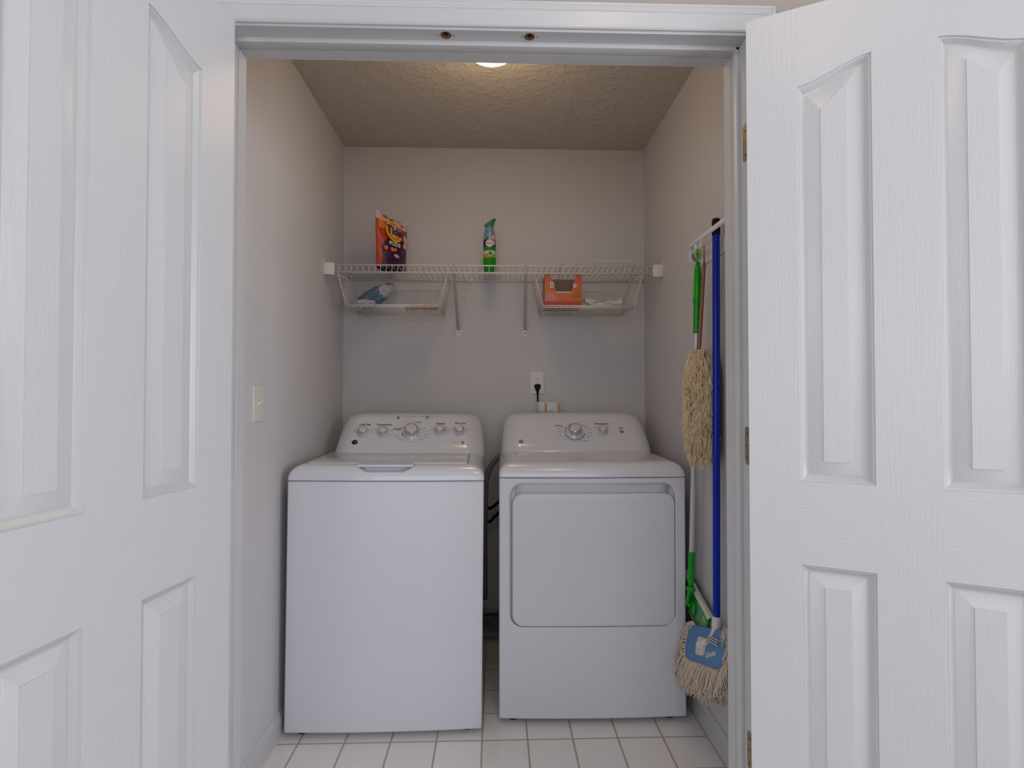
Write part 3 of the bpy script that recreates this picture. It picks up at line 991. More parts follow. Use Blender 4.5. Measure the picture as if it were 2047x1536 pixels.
b = BM(); tube(b, [S(XL + 0.004, 2.53, SZ - 0.003), S(XR - 0.004, 2.53, SZ - 0.003)], 0.0025, 8); obj('middle_rod', b, M_wire, t, smooth=True)
for s, xw in ((1, XL), (-1, XR)):
    b = BM()
    xa, xb = sorted((xw, xw + s * 0.046))
    b2 = box(b, xa, xb, SY0 - 0.012 - 2.53, SY0 + 0.012 - 2.53, -0.044, 0.010, 0.003, 2)
    xa, xb = sorted((xw, xw + s * 0.004))
    box(b, xa, xb, SY0 - 0.010 - 2.53, SY0 + 0.012 - 2.53, 0.008, 0.022, 0.001, 1)
    obj('end_bracket', b, M_white, t, smooth=True, angle=40)
for i, (xf, xw) in enumerate(((-0.190, -0.190), (0.132, 0.145))):
    b = BM()
    p0, p1 = S(xf, SY0 - 0.001, SZ - 0.030), S(xw, YB - 0.006, 1.520)
    d = (p1 - p0).normalized()
    side = Vector((1, 0, 0))
    up = side.cross(d).normalized()
    # folded channel brace
    sec = [(-0.0075, -0.004), (0.0075, -0.004), (0.0075, 0.006), (0.0052, 0.006), (0.0052, -0.002), (-0.0052, -0.002), (-0.0052, 0.006), (-0.0075, 0.006)]
    loft(b, [[p + side * a + up * c for a, c in sec] for p in (p0, p1)])
    hook = [p0 + Vector((0, -0.002, 0)), p0 + Vector((0, -0.008, 0.014)), p0 + Vector((0, -0.006, 0.034)), p0 + Vector((0, 0.006, 0.036))]
    tube(b, hook, 0.0035, 8)
    br = obj('support_brace', b, M_brace, t, smooth=True, angle=40)
    b = BM(); box(b, xw - 0.011, xw + 0.011, YB - 2.53 - 0.003, YB - 2.53, 1.490 - SZ, 1.526 - SZ, 0.001, 1); obj('mounting_plate', b, M_wire, br)
    b = BM(); lathe(b, [(0.0, 0.003), (0.003, 0.0022), (0.0042, 0.0)], 14, Matrix.Translation(S(xw, YB - 0.003, 1.503)) @ Matrix.Rotation(R(90), 4, 'X'))
    obj('screw', b, M_steel if i == 0 else M_button, br, smooth=True)
for xc in (-0.133,):
    b = BM()
    box(b, xc - 0.006, xc + 0.006, YB - 2.53 - 0.012, YB - 2.53, -0.016, 0.004, 0.002, 1)
    lathe(b, [(0.0, 0.004), (0.0025, 0.003), (0.004, 0.0)], 12, Matrix.Translation(S(xc, YB - 0.012, SZ - 0.010)) @ Matrix.Rotation(R(90), 4, 'X'))
    obj('wall_clip', b, M_white, t, smooth=True, angle=40)


# ------------------------------------------------------------------ under-shelf baskets
def basket(x0, x1, label, loop):
    cx, cy = (x0 + x1) / 2, 2.53
    zb = 1.588
    t = thing('wire_basket', label, 'wire basket', (cx, cy, zb), group='baskets hung under the wire shelf')
    hx = (x1 - x0) / 2
    yf, yb = -0.128, 0.128
    r, rt = 0.0026, 0.0015
    # base mesh
    b = BM()
    n = int(2 * hx / 0.026)
    for k in range(n + 1):
        x = -hx + 2 * hx * k / n
        tube(b, [(x, yf, 0.004), (x, yf + 0.006, 0), (x, yb, 0)], rt, 5)
    for k in range(6):
        y = yf + (yb - yf) * k / 5
        tube(b, [(-hx, y, 0), (hx, y, 0)], rt, 5)
    obj('basket_floor', b, M_wire, t, smooth=True)
    b = BM()
    ring = [(-hx, yf, 0.008), (hx, yf, 0.008), (hx, yb, 0.008), (-hx, yb, 0.008)]
    tube(b, [Vector(p) for p in ring], r, 6, closed=True)
    tube(b, [(-hx, yf - 0.001, 0.0), (hx, yf - 0.001, 0.0)], r, 6)
    obj('lower_rim', b, M_wire, t, smooth=True)
    b = BM()
    tube(b, [(-hx, yb, 0.006), (-hx, yb, 0.120), (-hx + 0.006, yb, 0.126), (hx - 0.006, yb, 0.126), (hx, yb, 0.120), (hx, yb, 0.006)], r, 6)
    m = int(2 * hx / 0.032)
    for k in range(1, m):
        x = -hx + 2 * hx * k / m
        tube(b, [(x, yb, 0), (x, yb, 0.126)], rt, 5)
    obj('back_grid', b, M_wire, t, smooth=True)
    for s in (-1, 1):
        b = BM()
        fl = 0.040
        # side: leaning frame and thin wires, hooked over the shelf deck
        A = Vector((s * hx, yf, 0.004)); Bt = Vector((s * (hx + fl), yf + 0.004, 0.150))
        Cb = Vector((s * (hx + fl * 0.8), yb - 0.05, 0.150)); Db = Vector((s * hx, yb, 0.004))
        tube(b, [A, Bt, Bt + Vector((0, 0.002, 0.034)), Bt + Vector((0, 0.012, 0.0375))], r, 6)
        tube(b, [Bt, Cb, Db], r, 6)
        for k in range(1, 6):
            f = k / 6
            tube(b, [A.lerp(Db, f), Bt.lerp(Cb, f)], rt, 5)
        tube(b, [Cb, Cb + Vector((0, 0.0, 0.03)), Cb + Vector((-s * 0.002, -0.004, 0.046)), Cb + Vector((-s * 0.002, -0.03, 0.052))], r, 6)
        obj('side_grid', b, M_wire, t, smooth=True)
    if loop:
        b = BM()
        zt = SZ - zb
        la, lb = 0.352 - cx, 0.650 - cx
        pts = [(la, -0.10, zt + 0.002), (la, -0.09, zt + 0.034), (la + 0.006, -0.088, zt + 0.041), (lb - 0.006, -0.088, zt + 0.041), (lb, -0.09, zt + 0.034), (lb + 0.004, -0.10, zt + 0.002)]
        tube(b, pts, r, 8)
        for xx in (la - 0.033, lb + 0.022):
            tube(b, [(xx, -0.09, zt + 0.002), (xx, -0.088, zt + 0.026), (xx - 0.012, 0.04, zt + 0.050), (xx - 0.012, 0.06, zt - 0.02)], r, 6)
        obj('hook_loop', b, M_wire, t, smooth=True)
    return t


basket(-0.668, -0.258, 'left wire basket under the shelf, holding a blue plastic bag', False)
basket(0.214, 0.624, 'right wire basket under the shelf, holding an orange box', True)


# ------------------------------------------------------------------ shelf contents
def pouch():
    # detergent pouch, standing turned away
    yaw = R(50)
    t = thing('detergent_pouch', 'orange and purple laundry detergent pouch standing on the wire shelf', 'detergent pouch', (-0.488, 2.492, SZ + 0.0016), (0, 0, yaw))
    H, Wd = 0.262, 0.178
    nx, nz = 24, 36

    def P(u, v, s):
        # u -1..1 across, v 0..1 up ; s side
        base = 0.034 * (1 - v) ** 0.7 * (1 - abs(u) ** 2.2) + 0.002
        wv = 0.0022 * math.sin(u * 5 + v * 9) * math.sin(v * 7 + u * 2) * (1 if s < 0 else 0.5)
        topdrop = -0.034 * (u + 1) / 2 * v
        return Vector((u * Wd / 2 * (1 - 0.03 * math.sin(v * 6)), s * (base + (wv if abs(u) < 0.98 else 0)), v * H + topdrop + (0.004 * u * u if v < 0.02 else 0)))
    b = BM()
    for s in (-1, 1):
        g = [[b.verts.new(P(-1 + 2 * i / nx, j / nz, s)) for i in range(nx + 1)] for j in range(nz + 1)]
        for j in range(nz):
            for i in range(nx):
                u = -1 + 2 * (i + 0.5) / nx; v = (j + 0.5) / nz
                f = b.faces.new((g[j][i], g[j][i + 1], g[j + 1][i + 1], g[j + 1][i]))
                mi = 1
                if v > 0.865: mi = 3
                elif v > 0.60 + 0.0 * u: mi = 2 if (u + v * 1.2) < 0.45 and v > 0.72 else 0
                else:
                    edge = -0.72 + 0.75 * max(0, v - 0.42) * 3
                    mi = 0 if u < edge else 1
                if u < -0.82 and v <= 0.865: mi = 0
                if u > 0.80 and 0.45 < v <= 0.865: mi = 0
                f.material_index = mi
    bmesh.ops.remove_doubles(b, verts=b.verts[:], dist=0.0042)
    obj('pouch_body', b, [M_tidered, M_tidepur, M_tideor, M_tidepink], t, smooth=True)
    # printed target, raised a hair off the film and following its slope
    def F(x, z, off=0.0):
        u = x / (Wd / 2); v = z / H
        p = P(u, v, -1)
        p2 = P(u, v + 0.02, -1)
        up = (p2 - p).normalized()
        p3 = P(u + 0.02, v, -1)
        xd = (p3 - p).normalized()
        m4 = frame(p, xd, up)
        m4.translation = m4.translation + (m4.to_3x3() @ Vector((0, 0, 0.0035 + off)))
        return m4
    m4 = F(0.0, 0.190)
    for nm, r, m, off in (('yellow_target', 0.052, M_tideyel, 0), ('orange_ring', 0.042, M_tideor, 0.0006), ('yellow_core', 0.031, M_tideyel, 0.0012)):
        b = BM(); plate(b, m4, circ(0, 0, r, n=40), -0.002 + off, 0.0 + off); obj(nm, b, m, t)
    text('lettering', 'Tide', 0.056, m4 @ Matrix.Translation((0.0, 0.0, 0.0022)) @ Matrix.Rotation(R(5), 4, 'Z'), M_tideblue, t, thick=0.0005, shear=0.15, bold=0.0022, sx=0.95)
    text('lettering', 'PODS', 0.024, F(-0.002, 0.124) @ Matrix.Translation((0, 0, 0.001)), M_cardw, t, thick=0.0004, bold=0.0009)
    b = BM()
    for x, z, r in ((-0.048, 0.096, 0.009), (-0.018, 0.094, 0.011), (0.000, 0.098, 0.009)):
        plate(b, F(x, z), circ(0, 0, r, n=16), -0.001, 0.0004)
    obj('orange_pictures', b, M_tideor, t)
    b = BM(); plate(b, F(0.003, 0.066), circ(0, 0, 0.017, 0.009, 20), -0.001, 0.0004); obj('blue_badge', b, M_alu, t)
    for x0_, x1_, z in ((-0.055, -0.025, 0.247), (-0.018, 0.004, 0.245), (0.050, 0.062, 0.243)):
        b = BM()
        plate(b, F((x0_ + x1_) / 2, z), [(-(x1_ - x0_) / 2, -0.004), ((x1_ - x0_) / 2, -0.004), ((x1_ - x0_) / 2, 0.004), (-(x1_ - x0_) / 2, 0.004)], -0.001, 0.0004)
        obj('red_print', b, M_tidered, t)
    b = BM()
    plate(b, F(0.070, 0.175), circ(0, 0, 0.014, 0.020, 18), -0.001, 0.0004)
    plate(b, F(0.068, 0.140), circ(0, 0, 0.012, 0.013, 18), -0.001, 0.0004)
    obj('pale_print', b, M_tidepink, t)


pouch()


def spray():
    t = thing('air_freshener_can', 'green and blue air freshener spray can standing on the wire shelf', 'spray can', (-0.0315, 2.500, SZ + 0.0016))
    r = 0.0298
    b = BM()
    prof = [(0.0, 0.0), (r * 0.92, 0.0), (r, 0.003), (r, 0.020), (r, 0.040), (r, 0.060), (r, 0.078), (r, 0.092), (r, 0.112), (r, 0.128), (r * 1.0, 0.145), (r * 0.985, 0.155), (r * 0.90, 0.172), (r * 0.78, 0.188), (r * 0.62, 0.205), (0.0, 0.206)]
    # mats: 0 green 1 pale green 2 navy 3 pale blue
    mis = [0, 0, 0, 0, 0, 4, 1, 5, 2, 2, 3, 3, 3, 3, 3]
    lathe(b, prof, 40, mis=mis)
    obj('can_body', b, [M_green, M_cream, M_tideblue, M_febdome, M_lime, M_greend], t, smooth=True, angle=60)
    # trigger cap: waist, then a hooded beak
    b = BM()
    loops = []
    for z, rx, ox in ((0.198, 0.0200, 0.0), (0.206, 0.0190, 0.0), (0.214, 0.0200, 0.0), (0.222, 0.0235, 0.001), (0.228, 0.0268, 0.002)):
        loops.append([Vector((ox + rx * math.cos(a), 0.9 * rx * math.sin(a), z + (0.012 * math.cos(a) if z > 0.22 else 0.004 * math.cos(a) if z > 0.21 else 0))) for a in [2 * math.pi * k / 28 for k in range(28)]])
    rx = 0.027
    loops.append([Vector((0.003 + 0.027 * math.cos(a), 0.88 * rx * math.sin(a), 0.232 + 0.015 * math.cos(a))) for a in [2 * math.pi * k / 28 for k in range(28)]])
    loops.append([Vector((0.004 + 0.020 * math.cos(a), 0.6 * rx * math.sin(a), 0.2365 + 0.0135 * math.cos(a))) for a in [2 * math.pi * k / 28 for k in range(28)]])
    loft(b, loops)
    obj('spray_cap', b, mat('teal_green_plastic', (0.035, 0.20, 0.085), 0.4, var=0.1), t, smooth=True, angle=60)
    b = BM()
    lathe(b, [(0.0, 0.0016), (0.0165, 0.0012), (0.0180, 0.0)], 30, Matrix.Translation((0, -r - 0.0006, 0.1255)) @ Matrix.Rotation(R(90), 4, 'X'))
    lb = obj('round_label', b, M_cardw, t, smooth=True)
    text('lettering', 'febreze', 0.0085, frame((0, -r - 0.0026, 0.1255), (1, 0, 0), (0, 0, 1)), M_tideblue, lb, thick=0.0002, bold=0.0002)
    # printed leaves, an orange flower and a white blossom wrapped on the can
    def patch(nm, a0, a1, z0, z1, m, off=0.0005):
        b = BM()
        K = 10
        ring = []
        for k in range(24):
            th = 2 * math.pi * k / 24
            a = R((a0 + a1) / 2 + (a1 - a0) / 2 * math.cos(th)); z = (z0 + z1) / 2 + (z1 - z0) / 2 * math.sin(th)
            ring.append(Vector(((r + off) * math.sin(a), -(r + off) * math.cos(a), z)))
        c = b.verts.new(Vector(((r + off) * math.sin(R((a0 + a1) / 2)), -(r + off) * math.cos(R((a0 + a1) / 2)), (z0 + z1) / 2)) * 1.0)
        vs = [b.verts.new(p) for p in ring]
        for k in range(24): b.faces.new((c, vs[k], vs[(k + 1) % 24]))
        obj(nm, b, m, t)
    patch('orange_flower', -42, 6, 0.056, 0.074, M_tideor, 0.0012)
    patch('dark_leaves', -30, -8, 0.146, 0.158, M_greend, 0.0008)
    patch('dark_leaves', -8, 20, 0.072, 0.088, M_greend, 0.0010)
    patch('pale_blossom', 10, 70, 0.118, 0.165, M_tidepink, 0.0007)


spray()


# bag in left basket
def lumpy(bm, c, rad, seed, rough=0.25, sub=4, squash=None, mi=0):
    rnd = random.Random(seed)
    ph = [(Vector((rnd.uniform(-1, 1), rnd.uniform(-1, 1), rnd.uniform(-1, 1))).normalized(), rnd.uniform(2, 7), rnd.uniform(0, 6)) for _ in range(9)]
    g = bmesh.ops.create_icosphere(bm, subdivisions=sub, radius=1.0)
    for v in g['verts']:
        d = v.co.normalized()
        s = 1 + rough * sum(math.sin(d.dot(a) * f + p) for a, f, p in ph) / 4.0
        q = Vector((d.x * rad[0] * s, d.y * rad[1] * s, d.z * rad[2] * s))
        if squash: q = squash(q)
        v.co = q + Vector(c)
    for f in set(f for v in g['verts'] for f in v.link_faces): f.material_index = mi; f.smooth = True


t = thing('plastic_bag', 'crumpled blue-grey plastic bag in the left wire basket', 'plastic bag', (-0.555, 2.47, 1.5915))
b = BM()


def sq(q):
    q = Matrix.Rotation(R(-38), 3, 'Y') @ q
    return q


rb = random.Random(5)
# crumpled film: a sack with faceted folds, neck up to the right
FN = [(Vector((rb.uniform(-1, 1), rb.uniform(-1, 1), rb.uniform(-1, 1))).normalized(), rb.uniform(4, 13), rb.uniform(0, 6)) for _ in range(14)]


def crumple(bm, c, rad, ang, amp, sub=5):
    g = bmesh.ops.create_icosphere(bm, subdivisions=sub, radius=1.0)
    for v in g['verts']:
        d = v.co.normalized()
        k = sum(abs(math.sin(d.dot(a) * f + p)) for a, f, p in FN) / len(FN)
        q = Vector((d.x * rad[0], d.y * rad[1], d.z * rad[2])) * (1 + amp * (k - 0.62) * 3)
        q.z *= 1 - 0.25 * d.x
        q = Matrix.Rotation(R(ang), 3, 'Y') @ q
        v.co = q + Vector(c)
        v.co.z = max(v.co.z, 0.002)


crumple(b, (-0.002, 0.02, 0.058), (0.096, 0.055, 0.040), -33, 0.16)
obj('bag_body', b, M_fglass, t, smooth=True, angle=22)
b = BM(); crumple(b, (0.045, 0.004, 0.082), (0.044, 0.044, 0.030), -20, 0.2, 4); obj('clear_corner', b, M_bagclear, t, smooth=True, angle=22)
b = BM(); crumple(b, (-0.045, -0.022, 0.020), (0.050, 0.030, 0.018), -5, 0.2, 4)
obj('white_contents', b, M_bagclear, t, smooth=True, angle=22)
t = thing('red_packet', 'flat dark red packet lying at the right end of the left wire basket', 'packet', (-0.345, 2.48, 1.5915))
b = BM()
gx, gy = 12, 6
for s in (0, 1):
    g = [[b.verts.new((-0.075 + 0.15 * i / gx, -0.045 + 0.09 * j / gy, 0.004 + s * (0.006 + 0.012 * (i / gx)) * (1 - (2 * j / gy - 1) ** 4) * (1 - (2 * i / gx - 1) ** 6) + 0.001 * math.sin(i * 1.7 + j))) for i in range(gx + 1)] for j in range(gy + 1)]
    for j in range(gy):
        for i in range(gx): b.faces.new((g[j][i], g[j][i + 1], g[j + 1][i + 1], g[j + 1][i]))
bmesh.ops.remove_doubles(b, verts=b.verts[:], dist=0.0005)
obj('packet_body', b, M_redcard, t, smooth=True)


# orange dryer sheet box, with a dispensing cut-out
t = thing('dryer_sheet_box', 'orange cardboard box with a cut-out front in the right wire basket', 'cardboard box', (0.304, 2.412, 1.5925))
BW, BH, BD = 0.0840, 0.148, 0.11
b = BM()
pts = [(-BW, 0), (BW, 0), (BW, BH), (0.058, BH), (0.036, 0.069), (-0.032, 0.069), (-0.060, BH), (-BW, BH)]
plate(b, frame((0, 0.001, 0), (1, 0, 0), (0, 0, 1)), pts, 0.0, 0.0012, 0)
fr = obj('front_panel', b, M_orange, t)
b = BM()
box(b, -BW, -BW + 0.0012, 0.001, BD, 0, BH); obj('side_panel', b, M_redcard, t)
b = BM(); box(b, BW - 0.0012, BW, 0.001, BD, 0, BH); obj('side_panel', b, M_redcard, t)
b = BM(); box(b, -BW, BW, 0.001, BD, -0.0004, 0.001); box(b, -BW, BW, -0.0008, 0.0, 0.0, 0.026)
obj('bottom_panel', b, M_redcard, t)
b = BM(); box(b, -BW + 0.0012, BW - 0.0012, BD - 0.0012, BD, 0.001, BH); box(b, -0.080, 0.080, 0.012, BD - 0.004, 0.002, 0.066)
obj('inside', b, M_card, t)
b = BM(); plate(b, frame((0, -0.0004, 0), (1, 0, 0), (0, 0, 1)), [(-0.034, 0.065), (0.038, 0.065), (0.037, 0.070), (-0.033, 0.070)], 0.0, 0.0006)
obj('white_cut_edge', b, M_cardw, t)
for s, ch, xx in ((-1, 'B', -0.052), (1, 'e', 0.052)):
    text('lettering_outline', ch, 0.040, frame((xx, -0.0008, 0.100), (1, 0, 0), (0, 0, 1)), M_redcard, fr, thick=0.0002, bold=0.0030)
    text('lettering', ch, 0.040, frame((xx, -0.0013, 0.100), (1, 0, 0), (0, 0, 1)), M_cardw, fr, thick=0.0003, bold=0.0008)
b = BM(); plate(b, frame((0, -0.0004, 0), (1, 0, 0), (0, 0, 1)), [(-0.082, 0.028), (-0.036, 0.028), (-0.030, 0.040), (-0.050, 0.070), (-0.072, 0.062), (-0.082, 0.060)], 0.0, 0.0004)
obj('pale_print', b, mat('peach_print', (0.60, 0.20, 0.11), 0.4, var=0.1), fr)
b = BM()
plate(b, frame((0, -0.0004, 0), (1, 0, 0), (0, 0, 1)), [(0.044, 0.044), (0.080, 0.044), (0.080, 0.058), (0.068, 0.060), (0.062, 0.072), (0.056, 0.060), (0.044, 0.058)], 0.0, 0.0004)
obj('dull_print', b, mat('ochre_print', (0.38, 0.13, 0.02), 0.5, var=0.1), fr)

# white rag in right basket
t = thing('white_rag', 'white cloth rag lying beside the orange box in the right wire basket', 'rag', (0.495, 2.45, 1.5915))
b = BM()
rnd = random.Random(4)
for yo, zo, seed in ((-0.02, 0.010, 1), (0.03, 0.018, 2), (0.0, 0.022, 3)):
    pts, rs = [], []
    for k in range(26):
        s = k / 25
        pts.append((-0.088 + 0.172 * s, yo + 0.008 * math.sin(s * 9 + seed), zo + 0.022 * abs(2 * s - 1) ** 1.5 + 0.003 * math.sin(s * 17 + seed)))
        rs.append(0.0085 + 0.003 * math.sin(s * 13 + seed * 2))
    tube(b, pts, rs, 10)
for v in b.verts: v.co.z = max(0.001, v.co.z)
obj('cloth', b, M_cloth, t, smooth=True)

# ------------------------------------------------------------------ tool rack on the right wall
RZ = 1.722
t = thing('broom_rack', 'white plastic broom rack fixed high on the right closet wall', 'wall rack', (XR, 1.80, RZ))
b = BM()
box(b, -0.006, 0.0, -0.26, 0.145, -0.058, 0.002, 0.002, 2)
obj('back_plate', b, M_white, t, smooth=True, angle=40)
b = BM()
tube(b, [(-0.050, -0.26, 0.012), (-0.050, 0.10, 0.012), (-0.046, 0.120, 0.010), (-0.032, 0.132, 0.006), (-0.004, 0.134, 0.0)], 0.0078, 12)
obj('front_bar', b, M_white, t, smooth=True)
b = BM()
lathe(b, [(0.0, 0.004), (0.024, 0.004), (0.029, 0.0), (0.029, -0.014), (0.0, -0.014)], 28, Matrix.Translation((-0.024, 0.138, -0.022)) @ Matrix.Rotation(R(-90), 4, 'X') @ Matrix.Scale(0.8, 4, (1, 0, 0)))
dsc = obj('end_roller', b, M_white, t, smooth=True, angle=40)
b = BM()
lathe(b, [(0.0, 0.0), (0.019, 0.0), (0.019, -0.001)], 24, Matrix.Translation((-0.024, 0.1235, -0.022)) @ Matrix.Rotation(R(-90), 4, 'X') @ Matrix.Scale(0.8, 4, (1, 0, 0)))
obj('roller_face', b, M_button, dsc)
for y in (0.055, 0.000):
    b = BM()
    tube(b, [(-0.050, y, 0.010), (-0.052, y, -0.006), (-0.054, y, -0.020), (-0.060, y, -0.028), (-0.068, y, -0.026), (-0.071, y, -0.016)], 0.0035, 10)
    obj('hook', b, M_white, t, smooth=True)

# blue mop, pole between wall and rack bar
PX, PY = 0.7235, 1.735
t = thing('dust_mop', 'blue-handled dust mop with a black grip hanging on the right wall', 'dust mop', (PX, PY, 0.225))


def Q(x, y, z): return Vector((x - PX, y - PY, z - 0.225))


top = (PX, PY - 0.002, 1.775); bot = (PX - 0.006, PY, 0.460)
b = BM(); tube(b, [Q(*bot), Q(PX, PY - 0.002, 1.73)], 0.0118, 20); obj('pole', b, M_blue, t, smooth=True, angle=60)
b = BM(); tube(b, [Q(PX, PY - 0.002, 1.722), Q(PX, PY - 0.002, 1.770), Q(PX, PY - 0.002, 1.776)], [0.0132, 0.0132, 0.0105], 20); obj('grip', b, M_black, t, smooth=True, angle=50)
b = BM()
tube(b, [Q(bot[0], PY, 0.475), Q(bot[0], PY, 0.464), Q(bot[0] - 0.001, PY, 0.430), Q(bot[0] - 0.008, PY + 0.003, 0.415), Q(bot[0] - 0.014, PY + 0.008, 0.400)], [0.0125, 0.0150, 0.0150, 0.0115, 0.0105], 18)
obj('pole_socket', b, M_cardw, t, smooth=True, angle=50)
# head: long canvas pad hanging nearly level along the wall, facing the room
long = Vector((-0.06, 0.93, -0.33)).normalized()
nrm = Vector((-0.86, -0.30, 0.42)); nrm = (nrm - long * nrm.dot(long)).normalized()
short = nrm.cross(long).normalized()
if short.z < 0: short = -short
hc = Vector((0.698, 1.760, 0.366))
H4 = frame(Q(*hc), -long, short)       # local x toward the room, y up, z toward the camera side
if (H4.to_3x3() @ Vector((0, 0, 1))).x > 0:
    H4 = frame(Q(*hc), long, short)
b = BM()
ol = rrect(-0.165, 0.165, -0.058, 0.058, 0.050, 8)
loops = []
for sc_, z in ((0.97, -0.010), (1.0, -0.006), (1.0, 0.004), (0.97, 0.009), (0.90, 0.011)):
    loops.append([H4 @ Vector((x * sc_, y * sc_, z)) for x, y in ol])
loft(b, loops)
obj('canvas_head', b, M_canvas, t, smooth=True, angle=50)
# swivel joint
b = BM()
loft(b, [[H4 @ Vector((x, y, z)) for x, y in rrect(-0.048, 0.008, -0.034, 0.022, 0.012, 4)] for z in (0.010, 0.018)])
lathe(b, [(0.0, 0.03), (0.012, 0.028), (0.016, 0.018), (0.018, 0.010)], 20, H4 @ Matrix.Translation((-0.018, -0.004, 0)))
e = H4 @ Vector((-0.018, -0.004, 0.024))
tube(b, [Q(bot[0] - 0.010, PY + 0.008, 0.405), Q(bot[0] - 0.016, PY + 0.012, 0.390), e], [0.012, 0.013, 0.011], 14)
box_c = H4 @ Vector((-0.035, -0.012, 0.022))
obj('swivel_joint', b, M_cardw, t, smooth=True, angle=40)
xdir = H4.to_3x3() @ Vector((1, 0, 0))
tx = 1 if xdir.y < 0 else -1
text('lettering', 'Quickie', 0.022, H4 @ Matrix.Translation((0.055 * tx, -0.022, 0.0118)) @ (Matrix.Rotation(R(12), 4, 'Z') if tx > 0 else Matrix.Rotation(R(12), 4, 'Z')), M_cardw, t, thick=0.0003, shear=0.2, bold=0.0006)
# tie strings
b = BM()
for k in range(3):
    tube(b, [H4 @ Vector((0.01 * tx + 0.002 * k, 0.02 - 0.006 * k, 0.016)), H4 @ Vector((0.05 * tx, 0.030 - 0.008 * k, 0.019)), H4 @ Vector((0.10 * tx, 0.022 - 0.008 * k, 0.015))], 0.0022, 6)
obj('tie_cord', b, M_yarn, t, smooth=True)
# yarn fringe
b = BM()
rnd = random.Random(11)
per = []
for k in range(len(ol)):
    a, c = ol[k], ol[(k + 1) % len(ol)]
    L_ = math.hypot(c[0] - a[0], c[1] - a[1])
    m_ = max(1, int(L_ / 0.0032))
    for j in range(m_): per.append((a[0] + (c[0] - a[0]) * j / m_, a[1] + (c[1] - a[1]) * j / m_))
cnt = 0
for (x, y) in per:
    for rep in range(3):
        if y > 0.045 and abs(x) < 0.12: continue
        d = Vector((x * 0.5, y * 1.4, 0)); d.normalize()
        st = H4 @ Vector((x * 0.97, y * 0.95, -0.008 + 0.006 * rep))
        out = H4.to_3x3() @ (d + Vector((rnd.uniform(-.35, .35), rnd.uniform(-.25, .25), 0.35 * rep + rnd.uniform(-.1, .2))))
        Ln = rnd.uniform(0.062, 0.092)
        if y > 0: Ln *= 0.72
        p1 = st + out * 0.014
        p2 = st + out * 0.026 + Vector((rnd.uniform(-.004, .004), rnd.uniform(-.004, .004), -Ln * 0.40))
        p3 = st + out * 0.029 + Vector((rnd.uniform(-.009, .009), rnd.uniform(-.009, .009), -Ln * 0.75))
        p4 = st + out * 0.028 + Vector((rnd.uniform(-.012, .012), rnd.uniform(-.012, .012), -Ln))
        pp = [st, p1, p2, p3, p4]
        for p in pp:
            wx = XR - 0.004 - PX
            if p.x > wx: p.x = wx
            if p.y > 1.945 - PY: p.y = 1.945 - PY - rnd.uniform(0, 0.01)
        tube(b, pp, [0.0022, 0.0022, 0.0021, 0.0021, 0.0017], 5)
        cnt += 1
o = obj('yarn_fringe', b, M_yarn, t, smooth=True)
o['kind'] = 'stuff'

# green flat mop (sweeper)
gx, gy = 0.690, 1.800
t = thing('floor_sweeper', 'green-handled flat floor sweeper hanging on the right wall behind the duster', 'floor sweeper', (gx, gy, 0.38))


def G(x, y, z): return Vector((x - gx, y - gy, z - 0.38))


gtop = Vector((0.689, 1.800, 1.690)); gbot = Vector((0.688, 1.880, 0.560))


def gl(s): return G(*(gtop.lerp(gbot, s)))


b = BM()
tube(b, [gl(0.035), gl(0.06), gl(0.095), gl(0.13), gl(0.155), gl(0.165), gl(0.20), gl(0.245), gl(0.25)],
     [0.006, 0.011, 0.0150, 0.0155, 0.0135, 0.0118, 0.0112, 0.0115, 0.0108], 20)
gr = obj('grip', b, M_green, t, smooth=True)
b = BM()
c = gl(0.012)
tube(b, [c + Vector((0.010 * math.cos(a), 0.003 * math.cos(a), 0.017 * math.sin(a))) for a in [2 * math.pi * k / 20 for k in range(20)]], 0.0038, 10, closed=True)
obj('hanging_loop', b, M_lime, gr, smooth=True)
b = BM()
tube(b, [gl(0.065) + Vector((-0.011, -0.002, 0)), gl(0.10) + Vector((-0.0145, -0.002, 0)), gl(0.13) + Vector((-0.0145, -0.002, 0)), gl(0.15) + Vector((-0.011, -0.002, 0))], [0.002, 0.0055, 0.0055, 0.002], 12)
obj('soft_grip', b, M_lime, gr, smooth=True)
b = BM(); tube(b, [gl(0.245), gl(0.93)], 0.0093, 18); obj('tube', b, M_alu, t, smooth=True, angle=60)
b = BM(); tube(b, [gl(0.925), gl(0.93), gl(0.99), gl(1.03)], [0.0100, 0.0118, 0.0118, 0.010], 18)
lathe(b, [(0.0, 0.014), (0.012, 0.010), (0.0165, 0.0), (0.012, -0.010), (0.0, -0.014)], 18, Matrix.Translation(gl(1.045)))
low = obj('lower_tube', b, M_green, t, smooth=True, angle=60)
lng = Vector((0.0, -0.95, -0.32)).normalized()
G4 = frame(G(0.7215, 1.930, 0.432), lng, (0, -0.32, 0.95))
if (G4.to_3x3() @ Vector((0, 0, 1))).x > 0: G4 = frame(G(0.7215, 1.930, 0.432), lng, (0, 0.32, -0.95))
b = BM()
po = [(-0.125, -0.045), (-0.10, -0.052), (0.0, -0.046), (0.10, -0.052), (0.125, -0.045), (0.125, 0.045), (0.10, 0.052), (0.0, 0.046), (-0.10, 0.052), (-0.125, 0.045)]
loft(b, [[G4 @ Vector((x * s, y * s, z)) for x, y in po] for s, z in ((0.98, -0.004), (1.0, 0.0), (1.0, 0.006), (0.95, 0.010))])
obj('head_plate', b, M_greend, t, smooth=True, angle=30)
b = BM()
pc = [(-0.132, -0.057), (0.0, -0.051), (0.132, -0.057), (0.132, 0.057), (0.0, 0.051), (-0.132, 0.057)]
loft(b, [[G4 @ Vector((x, y, z)) for x, y in pc] for z in (-0.012, -0.005)])
